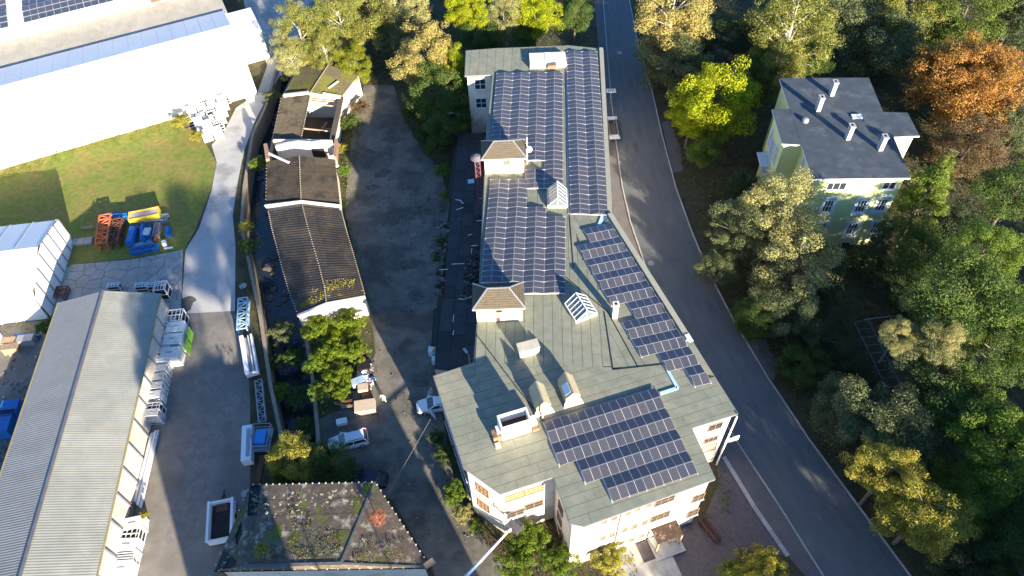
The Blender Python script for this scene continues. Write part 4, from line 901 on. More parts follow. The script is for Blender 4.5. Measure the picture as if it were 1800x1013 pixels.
for k in range(nb+1):
    for i in range(len(prof)-1):
        if i in (2, 3): continue
        mb.bar(tp(i, k*bw)+Vector((0, -.06 if i < 3 else .06, .04)), tp(i+1, k*bw)+Vector((0, -.06 if i < 3 else .06, .04)), .1)
mb.build('eave_rib', steel, tn, kind='stuff')
mb = MB()
for k in range(nb+1):
    for i in (2, 3): mb.bar(tp(i, k*bw)+Vector((0, 0, .03)), tp(i+1, k*bw)+Vector((0, 0, .03)), .06)
mb.build('seam', grey_m, tn)
# second white box hall corner at left edge
t = thing('white_shed', 'corner of a small white panelled shed at the left edge of the storage yard', 'shed', at(0, 620)); q = at(-14, 612, 0)
for k in range(3): MB().box(q+Vector((-1.0, -2.6+1.7*k, 1.4)), (3.4, 1.66, 2.8), .12).build('wall_panel', white_s, t)
MB().box(q+Vector((-1.0, -.9, 2.85)), (3.6, 5.3, .1), .12).build('roof', white_s, t)

# ------------------------------------------------------------------ VILLA
VZ = 12.6
VP = [(1370, 138), (1527, 137), (1552, 197), (1596, 198), (1617, 239), (1571, 241), (1601, 313), (1429, 315), (1409, 255), (1375, 253), (1357, 192), (1388, 191)]
vp = [at(*p, VZ) for p in VP]; vil = thing('lime_villa', 'lime green villa with a flat dark roof, white window surrounds and wings', 'villa', at(1490, 330))
wi = inset(vp, .45); mb = MB()
for i in range(len(wi)):
    a, b = wi[i], wi[(i+1) % len(wi)]; mb.face([(a[0], a[1], -.3), (b[0], b[1], -.3), (b[0], b[1], VZ-.25), (a[0], a[1], VZ-.25)])
mb.build('wall', villa_w, vil)
mb = MB(); mb.prism([(p.x, p.y) for p in vp], VZ-.25, VZ-.06); o = mb.build('eaves', villa_trim, vil); bm = bmesh.new(); bm.from_mesh(o.data); bmesh.ops.triangulate(bm, faces=bm.faces); bm.to_mesh(o.data); bm.free()
mb = MB(); mb.prism(inset(vp, .06), VZ-.05, VZ+.02); o = mb.build('roof', villa_roof, vil); bm = bmesh.new(); bm.from_mesh(o.data); bmesh.ops.triangulate(bm, faces=bm.faces); bm.to_mesh(o.data); bm.free()
strips([vp[0], vp[1], vp[6], vp[7], vp[8], vp[11]], math.atan2((vp[1]-vp[0]).y, (vp[1]-vp[0]).x), 1.0, VZ+.022, .012, 'roofing_sheet', villa_roof, o, gap=.02)
def near(poly, v): return min(poly, key=lambda q: (q[0]-v.x)**2+(q[1]-v.y)**2)
A, B = near(wi, vp[7]), near(wi, vp[6])
def fancy(A, B, px, py, w, h, nx, arch=True):
    f = window(vil, A, B, px, py, w, h, villa_trim, glassd, nx, 2, True, fw=.12)
    c = on_wall(A, B, px, py); dd = (Vector((*B, 0))-Vector((*A, 0))).normalized(); a = math.atan2(dd.y, dd.x); nn = Vector((dd.y, -dd.x, 0)); nn = nn if (Vector((0, 0, 0))-c).dot(nn) > 0 else -nn
    mb = MB()
    for s in (-1, 1): mb.box(c+dd*s*(w/2+.18)+nn*.04, (.3, .12, h+.5), a)
    if arch:
        n = 7
        for k in range(n):
            a0, a1 = math.pi*k/n, math.pi*(k+1)/n; p0 = c+dd*math.cos(a0)*(w/2+.25)+Vector((0, 0, h/2+.25+.5*math.sin(a0)))+nn*.1; p1 = c+dd*math.cos(a1)*(w/2+.25)+Vector((0, 0, h/2+.25+.5*math.sin(a1)))+nn*.1
            mb.bar(p0, p1, .2, .26)
    else: mb.box(c+Vector((0, 0, h/2+.3))+nn*.06, (w+.8, .18, .25), a)
    mb.box(c+Vector((0, 0, -h/2-.5))+nn*.05, (w+.6, .14, .5), a)
    mb.build('window_surround', villa_trim, vil)
window(vil, A, B, 1470, 327, 2.4, 1.15, villa_trim, glassd, 3, 1); window(vil, A, B, 1563, 326, 1.6, 1.15, villa_trim, glassd, 2, 1)
for px, py in ((1455, 362), (1513, 362), (1549, 360)): fancy(A, B, px, py, 1.25, 1.9, 3)
for px, py in ((1441, 402), (1497, 402), (1540, 400)): fancy(A, B, px, py, 1.25, 1.9, 3, False)
for px, py in ((1486, 429), (1430, 430)): window(vil, A, B, px, py, 1.2, .8, villa_trim, glassd, 2, 1)
A, B = near(wi, vp[9]), near(wi, vp[10])
for tt, w, zc in ((.25, 1.0, 9.2), (.55, 1.5, 8.6), (.8, 1.0, 9.2), (.25, 1.0, 5.2), (.55, 1.5, 5.0), (.8, 1.0, 5.2)):
    c = Vector((*A, zc)).lerp(Vector((*B, zc)), tt); window(vil, A, B, 0, 0, w, 2.4, villa_trim, mat('pale_blue_glass', (.25, .42, .6), .15), 2, 2, p=c)
dd = (Vector((*B, 0))-Vector((*A, 0))).normalized(); mb = MB(); c = Vector((*A, 6.6)).lerp(Vector((*B, 6.6)), .55); mb.box(c+Vector((-.7, 0, 0)), (1.4, 2.8, .2), math.atan2(dd.y, dd.x)-math.pi/2)
mb.build('balcony', villa_trim, vil)
A, B = near(wi, vp[7]), near(wi, vp[8]); window(vil, A, B, 1413, 285, .8, 1.4, villa_trim, mat('pale_blue_glass', (.25, .42, .6)), 1, 2)
A, B = near(wi, vp[4]), near(wi, vp[5])
for k, (px, py) in enumerate(((1461, 167), (1437, 194), (1489, 244), (1546, 263))):
    chimney(at(px, py, VZ), .55, 2.1, ['slender pale chimney nearest the far edge of the villa roof', 'slender pale chimney on the left of the villa roof above the round vent', 'slender pale chimney in the middle of the villa roof below the skylight', 'slender pale chimney nearest the right wing of the villa roof'][k], mat('pale_stack', (.42, .42, .42), .8, .1, 3), VZ, .75, 'chimneys on the villa roof')
MB().box(at(1506, 205, VZ+.12), (1.3, .8, .2)).solo('roof_hatch', white_m, 'small white rectangular hatch on the dark villa roof', 'hatch')
mb = MB(); q = at(1415, 214, VZ); mb.tube(q, q+Vector((0, 0, .35)), .45, .45, 14); mb.tube(q+Vector((0, 0, .35)), q+Vector((0, 0, .55)), .45, .2, 14); mb.solo('roof_vent', steel, 'round grey dome vent near the left wing of the villa roof', 'vent')

# ------------------------------------------------------------------ VEHICLES
def car(label, p, ang, L, W, H, paint, kind='estate', door_open=False):
    t = thing('parked_car', label, 'car', p); p = Vector(p)
    def X(x, y, z): return rotz((x, y, z), ang)+p
    hl = L/2
    # body: lofted cross sections along x (front = -x)
    secs = [(-hl, .45, .62, .78), (-hl+.25, .30, .78, .92), (-hl+.95, .25, .92, .98), (-hl+1.25, .25, .96, .99), (hl-.5, .25, .98, .99), (hl-.08, .3, .95, .95), (hl, .42, .85, .9)]
    mb = MB()
    def ring(x, z0, z1, wf): w = W/2*wf; return [X(x, -w*.96, z0), X(x, -w, (z0+z1)*.5), X(x, -w*.93, z1), X(x, w*.93, z1), X(x, w, (z0+z1)*.5), X(x, w*.96, z0)]
    R = [ring(*s_) for s_ in secs]
    for a, b in zip(R, R[1:]):
        for i in range(6): j = (i+1) % 6; mb.face([a[i], b[i], b[j], a[j]])
    mb.face(R[0]); mb.face(R[-1][::-1])
    # roof slab
    x0, x1, x2, x3 = -hl+1.25, -hl+2.0, hl-(.35 if kind == 'estate' else 1.0), hl-(.06 if kind == 'estate' else .3); zt = H; zb = .95; wt = W/2*.78; wb = W/2*.92
    mb.hexa([X(x1, -wt, zt-.06), X(x2, -wt, zt-.06), X(x2, wt, zt-.06), X(x1, wt, zt-.06)], [X(x1+.1, -wt*.92, zt), X(x2-.1, -wt*.92, zt), X(x2-.1, wt*.92, zt), X(x1+.1, wt*.92, zt)])
    for s in (-1, 1):
        for xa, xb in ((x0, x1), (lerp(x0, x3, .48), lerp(x1, x2, .45)), (x3, x2)):
            mb.bar(X(xa, s*wb, zb-.02), X(xb, s*wt, zt-.04), .09, .09)
    mb.build('body', paint, t)
    gb = MB(); i_ = .985
    gb.hexa([X(x0, -wb*i_, zb), X(x3, -wb*i_, zb), X(x3, wb*i_, zb), X(x0, wb*i_, zb)], [X(x1, -wt*i_, zt-.05), X(x2, -wt*i_, zt-.05), X(x2, wt*i_, zt-.05), X(x1, wt*i_, zt-.05)])
    gb.build('window', glassd, t)
    for sx in (-hl+.85, hl-.8):
        for s in (-1, 1):
            w = MB(); w.tube(X(sx, s*(W/2-.2), .33), X(sx, s*(W/2+.01), .33), .33, .33, 14); w_ = w.build('wheel', blackm, t); r = MB(); r.tube(X(sx, s*(W/2), .33), X(sx, s*(W/2+.03), .33), .19, .17, 10); r.build('rim', alu, w_)
    for s in (-1, 1):
        MB().box(X(-hl+.08, s*W*.33, .66), (.14, .34, .16), ang).build('headlight', glassl, t); MB().box(X(hl-.02, s*W*.38, .82), (.08, .2, .34), ang).build('tail_light', mat('red_lens', (.5, .02, .02), .3), t)
        MB().box(X(x0+.35, s*(W/2+.1), 1.02), (.14, .22, .14), ang).build('mirror', paint, t)
    if kind == 'estate':
        mb = MB(); [mb.bar(X(x1+.3, s*wt*.85, zt+.06), X(x2-.2, s*wt*.85, zt+.06), .05) for s in (-1, 1)]; mb.build('roof_rail', blackm, t)
    if door_open:
        for s in (-1, 1):
            a = X(x0+.15, s*W/2, .3); b = X(x0+.75, s*(W/2+.95), .3); mb = MB(); mb.hexa([a, b, b+rotz((.06, .03, 0), ang), a+rotz((.06, .03, 0), ang)], [v+Vector((0, 0, .65)) for v in (a, b, b+rotz((.06, .03, 0), ang), a+rotz((.06, .03, 0), ang))])
            mb.bar(a+Vector((0, 0, .65)), lerp(a, b, .35)+Vector((0, 0, 1.2)), .06); mb.bar(lerp(a, b, .35)+Vector((0, 0, 1.2)), b+Vector((0, 0, 1.15)), .06); mb.bar(b+Vector((0, 0, 1.15)), b+Vector((0, 0, .65)), .06); mb.build('door', paint, t)
    return t
silver = mat('pale_silver_paint', (.66, .72, .76), .25, .03, 1, spec=.6); whitep = mat('white_car_paint', (.78, .79, .8), .25, .03, 1, spec=.6); darkp = mat('dark_blue_paint', (.01, .014, .03), .15, .1, 1, spec=.7)
a_, b_ = at(583, 786, 0), at(645, 771, 0); car('pale silver estate car with roof rails parked in the shaded courtyard', (a_+b_)/2+Vector((0, -.1, 0)), math.atan2((b_-a_).y, (b_-a_).x), 4.5, 1.8, 1.5, silver)
car('white car with open doors standing against the factory wall', at(765, 716, 0), math.radians(8), 4.2, 1.8, 1.45, whitep, door_open=True)
car('dark blue car half hidden behind the hipped ruin', at(648, 846, 0), math.radians(172)+math.pi, 4.4, 1.8, 1.42, darkp, 'saloon')
# box trailer in the yard
t = thing('box_trailer', 'white open topped box trailer with a dark load in the gravel yard', 'trailer', at(388, 925)); q0 = [at(368, 880, 1.4), at(410, 876, 1.4), at(404, 952, 1.4), at(364, 950, 1.4)]; mb = MB()
qc = sum(q0, Vector())/4; da = math.atan2((q0[3]-q0[0]).y, (q0[3]-q0[0]).x); Lt, Wt2 = (q0[3]-q0[0]).length, (q0[1]-q0[0]).length; T_ = lambda x, y, z: Vector((qc.x, qc.y, 0))+rotz((x, y, z), da)
for s in (-1, 1): mb.box(T_(0, s*(Wt2/2-.08), .95), (Lt, .16, 1.1), da); mb.box(T_(s*(Lt/2-.08), 0, .95), (.16, Wt2-.34, 1.09), da); mb.box(T_(0, s*(Wt2/2-.04), 1.53), (Lt+.1, .26, .07), da)
mb.build('side_panel', white_m, t); MB().box(T_(0, 0, .55), (Lt-.3, Wt2-.3, .3), da).build('load', mat('dark_load', (.05, .038, .035), .95, .35, 2, .04, 6), t)
MB().box(T_(-Lt/2+.6, 0, .8), (.8, Wt2*.5, .25), da).build('rusty_load', rust, t)
for s in (-1, 1):
    for k in (-.5, .5): w = MB(); w.tube(T_(k, s*(Wt2/2-.1), .33), T_(k, s*(Wt2/2+.1), .33), .33, .33, 12); w.build('wheel', blackm, t)
mb = MB(); mb.bar(T_(-Lt/2, 0, .5), T_(-Lt/2-1.6, 0, .5), .12); mb.bar(T_(-Lt/2, -.6, .5), T_(-Lt/2-1.1, 0, .5), .09); mb.bar(T_(-Lt/2, .6, .5), T_(-Lt/2-1.1, 0, .5), .09); mb.build('drawbar', blackm, t)

# ------------------------------------------------------------------ CRATES AND STACKED PARTS
def lattice_crate(p, ang, w, d_, h, kind, label, m_=grate, name='steel_crate', group='white steel crates stacked beside the warehouse'):
    t = thing(name, label, 'crate', p, group); p = Vector(p); X = lambda x, y, z: p+rotz((x, y, z), ang); mb = MB(); r = .11
    for sx in (-1, 1):
        for sy in (-1, 1): mb.bar(X(sx*(w-r)/2, sy*(d_-r)/2, 0), X(sx*(w-r)/2, sy*(d_-r)/2, h), r)
    for z in (.08, h*.5, h-.06):
        for s in (-1, 1): mb.bar(X(-w/2, s*(d_-r)/2, z), X(w/2, s*(d_-r)/2, z), r*.8); mb.bar(X(s*(w-r)/2, -d_/2, z), X(s*(w-r)/2, d_/2, z), r*.8)
    mb.build('frame', m_, t)
    if kind == 'slat':
        me = None
        for k in range(5):
            o = X(0, -d_/2+d_*(k+.5)/5, h-.02)
            if me is None: me = MB().box((0, 0, 0), (w-.1, .09, .06)).mesh('slat', m_)
            inst(me, 'slat', t, o, (0, 0, ang))
        MB().box(X(0, 0, h*.35), (w-.24, d_-.24, h*.5), ang).build('contents', mat('stacked_white', (.5, .5, .49), .8, .3, 6), t)
    elif kind == 'solid':
        MB().box(X(0, 0, h*.52), (w-.06, d_-.06, h*.98), ang).build('panel', m_, t); MB().box(X(0, 0, h*1.02), (w*.35, .12, .03), ang).build('slot', steel, t)
    elif kind == 'window':
        mb = MB(); mb.box(X(0, 0, h-.03), (w-.1, .1, .07), ang)
        for k in range(4): mb.box(X(-w*.35+w*.23*k, 0, h-.05), (.09, d_-.1, .06), ang)
        mb.build('divider', m_, t); MB().box(X(0, 0, h*.4), (w-.24, d_-.24, h*.7), ang).build('contents', blackm, t)
    return t
ordn = ['first', 'second', 'third', 'fourth', 'fifth', 'sixth', 'seventh', 'eighth', 'ninth', 'tenth', 'eleventh', 'twelfth', 'thirteenth', 'fourteenth', 'fifteenth', 'sixteenth', 'seventeenth']
wa = math.atan2(dS.y, dS.x)+math.pi/2
left_ = [(300, 572, 'slat'), (298, 584, 'solid'), (294, 597, 'slat'), (292, 611, 'slat'), (290, 625, 'slat'), (288, 640, 'solid'), (284, 655, 'slat'), (280, 671, 'slat'), (277, 687, 'slat'), (274, 703, 'solid'), (273, 722, 'window'), (271, 735, 'slat')]
for k, (px, py, kd) in enumerate(left_):
    lattice_crate(at(px+2, py+6, 0), wa+random.uniform(-.06, .06), 2.3, .95, random.uniform(1.8, 2.1), kd, 'white %s crate, %s from the far end of the long warehouse row' % ({'slat': 'slatted', 'solid': 'closed', 'window': 'divided'}[kd], ordn[k]))
for k, (px, py, kd, m_, lab) in enumerate([(316, 565, 'window', grate, 'white divided crate at the far end of the roadside crates, over the oil stain'), (318, 585, 'solid', mat('pale_blue_crate', (.5, .6, .65), .6, .1, 2), 'pale blue box with a lime green side, farther of the two'), (314, 606, 'solid', mat('pale_blue_crate', (.5, .6, .65)), 'pale blue box with a lime green side, nearer of the two'), (309, 630, 'solid', grate, 'large white closed box at the near end of the roadside crates')]):
    t_ = lattice_crate(at(px, py+6, 0), wa, 2.2, 1.6 if k else 1.9, 2.1, kd, lab, m_)
    if k in (1, 2): MB().box(at(px, py+6, 1.1)+rotz((1.16, 0, 0), wa), (.06, 1.5, 1.5), wa).build('side_panel', lime_m, t_)
lattice_crate(at(292, 520, 0), wa, 1.6, 1.6, 2.2, 'window', 'white square crate at the far corner of the corrugated warehouse')
for k, (px, py, kd) in enumerate([(243, 925, 'solid'), (238, 944, 'window'), (233, 962, 'solid'), (229, 982, 'slat'), (224, 1003, 'solid')]):
    lattice_crate(at(px, py+4, 0), wa+random.uniform(-.1, .1), 2.2, 1.3, 1.6, kd, 'sunlit white %s crate, %s along the short near row by the warehouse' % ({'slat': 'slatted', 'solid': 'closed', 'window': 'divided'}[kd], ordn[k]), group='sunlit crates at the near end of the warehouse')
# beams and posts bundle
t = thing('beam_bundle', 'bundle of long pale steel beams lying between the two crate rows', 'beams', at(262, 810)); me = None
for k in range(5):
    a, b = at(278-3*k, 757+k*2, .3), at(247-3*k, 893-k*3, .3); MB().bar(a+Vector((0, 0, .15*(k % 2))), b+Vector((0, 0, .15*(k % 2))), .22, .3).build('beam', grate, t)
t = thing('pole_bundle', 'rusty and white poles leaning by the warehouse wall behind the pale beams', 'poles', at(240, 830))
for k in range(6): MB().bar(at(250-3*k, 784+4*k, .4), at(243-3*k, 845+3*k, .4), .14, .14).build('pole', [rust, grate, wood][k % 3], t)
t = thing('timber_stack', 'narrow timber skip with steel hoops against the sunlit warehouse wall', 'timber', at(220, 915)); c = at(221, 915, .5)
MB().box(c, (.9, 4.2, 1.0), wa-math.pi/2+math.pi/2).build('timber', wood, t)
mb = MB(); [mb.box(c+rotz((0, -1.6+1.6*k, .1), wa), (1.1, .1, 1.1), wa) for k in range(3)]; mb.build('hoop', steel, t)
# white wrapped block pile by the white hall
k = 0
u_, v_ = (at(405, 178, 0)-at(335, 200, 0))/4, (at(385, 252, 0)-at(400, 180, 0))/6
names = {0: 'back', 1: 'second', 2: 'third', 3: 'fourth', 4: 'fifth', 5: 'front'}
for j in range(6):
    for i in range(4):
        if (j > 2 and i == 0) or (j > 3 and i == 1) or (j == 5 and i < 2): continue
        c = at(345, 196, 0)+u_*i+v_*j; kd = ['solid', 'slat', 'window', 'solid'][(i*2+j*3) % 4]
        lattice_crate(c, math.atan2(u_.y, u_.x), u_.length*.86, v_.length*.84, random.uniform(1.2, 2.2), kd, 'white %s crate in the pile by the white hall, %s row, %s from left' % ({'slat': 'slatted', 'solid': 'closed', 'window': 'divided'}[kd], names[j], ordn[i]), group='white crates piled between the hall and the concrete road')
# crane parts on the lawn
def truss(p0, p1, w, h, m_, label, n=5, name='lattice_truss', rr=.09, group=None):
    p0, p1 = Vector(p0), Vector(p1); t = thing(name, label, 'truss', (p0+p1)/2, group); d = (p1-p0).normalized(); s = Vector((-d.y, d.x, 0)); Z = Vector((0, 0, 1)); mb = MB()
    for a in (-1, 1):
        for z in (.08, h): mb.bar(p0+s*a*w/2+Z*z, p1+s*a*w/2+Z*z, rr*1.5)
    mb.build('chord', m_, t); mb = MB()
    for k in range(n+1):
        q = lerp(p0, p1, k/n)
        mb.bar(q-s*w/2+Z*h, q+s*w/2+Z*h, rr); mb.bar(q-s*w/2+Z*.08, q-s*w/2+Z*h, rr); mb.bar(q+s*w/2+Z*.08, q+s*w/2+Z*h, rr)
        if k < n:
            q2 = lerp(p0, p1, (k+1)/n); sg = 1 if k % 2 else -1; mb.bar(q+s*sg*w/2+Z*h, q2-s*sg*w/2+Z*h, rr); mb.bar(q-s*w/2+Z*.1, q2-s*w/2+Z*h, rr); mb.bar(q+s*w/2+Z*.1, q2+s*w/2+Z*h, rr)
    mb.build('lattice', m_, t); return t
truss(at(193, 390, 0), at(186, 440, 0), 1.5, 1.5, orange_m, 'orange lattice crane section lying beside the small white tent', 6, rr=.13)
truss(at(214, 395, 0), at(205, 438, 0), 1.2, 1.3, rust, 'dark rusty lattice section beside the orange crane section', 6, rr=.12)
truss(at(187, 385, 0), at(231, 381, 0), .9, .6, blue_m, 'blue lattice section lying left of the yellow frame', 7); truss(at(186, 389, 0), at(230, 386, 0), .5, 1.0, blue_m, 'second blue lattice section in front of the first, left of the yellow frame', 7)
truss(at(232, 393, 0), at(297, 386, 0), 1.1, .6, mat('blue_grey_steel2', (.3, .36, .45), .5), 'blue grey flat lattice section under the yellow frame', 8)
t = thing('yellow_frame', 'yellow steel box frame with a pale load on the grass', 'frame', at(259, 384)); a_ = math.atan2((at(280, 380)-at(240, 388)).y, (at(280, 380)-at(240, 388)).x); c = at(259, 387, 0)
mb = MB()
for s in (-1, 1): mb.box(c+rotz((0, s*.75, 1.0), a_), (4.2, .14, .9), a_); mb.box(c+rotz((s*2.03, 0, 1.0), a_), (.14, 1.36, .88), a_)
mb.build('side', yellow_m, t); MB().box(c+rotz((0, 0, 1.1), a_), (3.9, 1.3, .5), a_).build('load', mat('pinkish_load', (.55, .4, .33), .8), t)
for pts_, lab in [(((222, 432), (236, 432), (244, 402), (230, 402)), 'blue painted steel plate box beside the rusty lattice section'), (((248, 425), (256, 425), (257, 398), (249, 398)), 'upright blue steel column in the middle of the crane parts'), (((292, 415), (302, 415), (301, 402), (292, 402)), 'rounded blue tank at the right end of the crane parts')]:
    q = [at(*p, .4) for p in pts_]; mb = MB(); mb.prism([(v.x, v.y) for v in q], .05, .9); q2 = inset(q, .15); mb.prism(q2, .902, 1.1); mb.solo('steel_box', blue_m, lab, 'crane part')
truss(at(264, 428, 0), at(263, 402, 0), .8, .7, blue_m, 'short blue lattice piece with a grey cover right of the blue column', 4); truss(at(276, 420, 0), at(280, 398, 0), .7, .7, steel, 'short grey lattice piece with a red side bar', 4); MB().bar(at(272, 424, .5), at(279, 398, .5), .14, .6).solo('steel_bar', orange_m, 'orange red bar beside the short grey lattice piece', 'bar')
MB().box(at(258, 407, 1.0), (.9, 1.3, .2)).solo('pale_panel', grate, 'small pale panel lying on the blue crane column', 'panel')
truss(at(236, 434, 0), at(269, 426, 0), .4, .3, mat('pale_blue_sheet', (.4, .55, .7)), 'thin pale blue lattice bar in front of the crane parts', 6, rr=.06); truss(at(232, 446, 0), at(280, 437, 0), .9, .6, blue_m, 'long deep blue lattice section on the edge of the cracked paving', 7)
mb = MB(); c = at(143, 428, 0)
for kx in range(3): mb.box(c+Vector((-1.15+1.1*kx, .1*kx, .2)), (1.05, 1.2, .35), .12)
mb.solo('concrete_block', slabm, 'row of three flat concrete blocks on the grass beside the tent', 'blocks'); MB().box(at(154, 400, .1), (1.7, .5, .15), .1).solo('timber_pile', wood, 'few loose boards lying on the grass above the concrete blocks', 'boards')
mb = MB(); mb.box(at(289, 428, .35), (.5, .7, .7), .3); mb.box(at(296, 436, .1), (1.2, .25, .12), .1); mb.solo('white_debris', white_m, 'small white bin and plank between crane parts and the road', 'debris')
truss(at(115, 510, 0), at(106, 530, 0), 1.4, .8, rust, 'rusty tangle of frames between the tent and the warehouse', 4)
for k, px in enumerate((206, 254, 276)): lattice_crate(at(px, 511, 0), .03, 1.7, .8, 1.3, 'window', ['leftmost', 'middle', 'rightmost'][k]+' white pallet frame leaning behind the far end of the warehouse', group='white frames behind the warehouse')
# yard edge along the stream
truss(at(431, 532, 0), at(429, 586, 0), 1.15, 1.0, mat('pale_blue_steel', (.32, .48, .60), .5), 'pale blue lattice crane section at the yard edge by the stream', 6, rr=.11)
t = thing('flat_rack', 'long white steel container frame with an open top by the stream wall', 'container', at(443, 628)); a, b = at(436, 597, 0), at(447, 662, 0); d = (b-a).normalized(); s = Vector((-d.y, d.x, 0)); Z = Vector((0, 0, 1)); mb = MB()
mb.bar(a-s*.55+Z*.6, b-s*.55+Z*.6, .5, 1.1); mb.bar(a+s*.6+Z*.5, b+s*.6+Z*.5, .22, .9); mb.build('side', white_m, t); MB().bar(a+Z*.3, b+Z*.3, .75, .3).build('floor', steel, t); mb = MB(); mb.bar(a+s*.2+Z*.75, b+s*.2+Z*.75, .12, .2); mb.bar(b-s*.7+Z*.6, b+s*.7+Z*.6, .2, .8); mb.build('cross_bar', grate, t)
t = thing('long_container', 'narrow white container beside the blue covered trailer', 'container', at(442, 788)); a, b = at(440, 757, 0), at(438, 818, 0); MB().bar(a+Z*.65, b+Z*.65, 1.1, 1.3).build('body', white_m, t); MB().bar(lerp(a, b, .1)+Z*1.33+Vector((.2, 0, 0)), lerp(a, b, .9)+Z*1.33+Vector((.2, 0, 0)), .4, .06).build('lid', steel, t)
t = thing('cage_trailer', 'grey cage trailer with a blue tarpaulin block in the middle', 'trailer', at(462, 778)); c = at(463, 776, 0); mb = MB()
for sx in (-1, 1):
    for sy in (-1, 0, 1): mb.box(c+Vector((sx*1.0, sy*1.4, .8)), (.08, .08, 1.6))
for z in (.3, .8, 1.55):
    for s_ in (-1, 1): mb.box(c+Vector((s_*1.0, 0, z)), (.07, 2.9, .07)); mb.box(c+Vector((0, s_*1.42, z)), (2.0, .07, .07))
mb.build('cage', steel, t); MB().box(c+Z*.25, (1.95, 2.8, .12)).build('floor', steel, t); MB().box(c+Vector((.05, -.1, .85)), (1.2, 1.6, 1.1)).build('tarpaulin', mat('bright_blue_tarp', (.04, .25, .62), .5), t)
t = thing('pipe_bundle', 'rusty pipes lying below the cage trailer', 'pipes', at(455, 826))
for k in range(5): MB().tube(at(458+k*1.6, 801, .2), at(449+k*1.8, 848, .2), .07, .07, 8).build('pipe', rust, t)
truss(at(456, 672, 0), at(463, 745, 0), .8, .5, steel, 'dark grey lattice scrap lying along the stream wall above the cage trailer', 8, rr=.08)
# left storage yard
t = thing('skip', 'open blue skip with slatted vents beside the long warehouse at the left edge', 'skip', at(20, 745)); c = at(18, 748, 0)
MB().box(c+Vector((-.5, -.7, .9)), (3.2, 2.4, 1.7), .1).build('body', blue_m, t); MB().box(c+Vector((.1, 1.6, .9)), (2.0, 1.9, 1.5), .1).build('hopper', blue_m, t)
mb = MB(); [mb.box(c+Vector((.1, .3+.25*k, 1.72)), (2.0, .08, .12), .1) for k in range(4)]; mb.build('vent', blackm, t)
for px, py, w, lab in [(22, 607, 1.6, 'brown brick pallet in the storage yard, nearest the white shed'), (24, 617, 1.9, 'second brown brick pallet in front of the first in the storage yard'), (51, 603, 2.1, 'grey covered brick pallet right of the brown ones')]:
    q = at(px, py, 0); t = thing('brick_pallet', lab, 'pallet', q, 'brick pallets in the storage yard'); MB().box(q+Vector((0, 0, .07)), (w, 1.1, .14), .1).build('pallet', wood, t); MB().box(q+Vector((0, 0, .62)), (w-.1, 1.05, .95), .1).build('brick_load', [wood, brown_r, steel][int(px > 40)*2], t)
MB().bar(at(26, 591, .3), at(70, 590, .3), .3, .5).solo('blue_beam', blue_m, 'long dark blue beam lying behind the brick pallets', 'beam')

# ------------------------------------------------------------------ COURTYARD ITEMS, PERSON, BOOM LIFT, LAMPS
def pallet(p, ang, lab, h=1, load=None):
    t = thing('pallet_stack', lab, 'pallets', p); p = Vector(p); z = 0
    for k in range(h):
        for s in (-.45, 0, .45): MB().box(p+rotz((0, s, z+.05), ang), (1.2, .1, .08), ang).build('bearer', wood, t)
        for s in range(6): MB().box(p+rotz((-.54+.216*s, 0, z+.115), ang), (.15, 1.0, .03), ang).build('slat', wood, t)
        z += .14
    if load: MB().box(p+Vector((0, 0, z+load[0]/2)), (1.15, .98, load[0]), ang).build('load', load[1], t)
    return t
tan_box = mat('tan_cardboard', (.52, .42, .30), .85, .08, 2)
pallet(at(636, 715, 0), .12, 'stack of tan pallets nearest the silver car', 5); pallet(at(650, 712, 0), .12, 'tan pallet stack right beside the one nearest the silver car', 5)
for k, (px, py, lab) in enumerate([(640, 688, 'tan cardboard covered crate behind the pallet stacks'), (646, 698, 'brown boards stacked between the tan crate and the pallets')]): pallet(at(px, py, 0), .15, lab, 1, (.9 if k == 0 else .4, tan_box if k == 0 else rust))
MB().box(at(642, 716, .5), (2.4, 1.5, 1.0), .12).solo('crate', tan_box, 'long tan crate under the courtyard pallets', 'crate')
rubble('junk_heap', 'heap of mixed scrap and bags behind the tan crate', pxs(0, (630, 645), (655, 642), (658, 668), (650, 690), (630, 690)), 90, .2, .7, [white_m, mat('pale_blue_sheet', (.4, .55, .7)), rust, bronze, steel], seed=3)
t = thing('black_bin', 'black lidded bin at the top of the scrap heap', 'bin', at(639, 640)); MB().box(at(639, 641, .6), (1.5, 1.3, 1.2), .15).build('body', blackm, t); MB().box(at(639, 641, 1.25), (1.6, 1.4, .08), .15).build('lid', blackm, t)
MB().box(at(630, 672, .6), (1.6, .9, .9), .4).solo('wrapped_bundle', mat('pale_blue_film', (.35, .48, .6), .4), 'pale blue film wrapped bundle on the left of the scrap heap', 'bundle')
t = thing('brushwood_frame', 'collapsed brown board frame lying among weeds left of the pallets', 'boards', at(605, 720))
for k in range(9): a = at(588+k*4, 712+random.uniform(-5, 5), .3+random.uniform(0, .4)); MB().bar(a, a+rotz((1.8, random.uniform(-.7, .7), .2), random.uniform(-.4, .8)), .28, .06).build('board', [wood, rust, brown_r][k % 3], t)
MB().box(at(601, 742, .3), (1.2, .7, .6), .2).solo('white_crate', white_m, 'small white tub on the ground just above the silver car', 'tub')
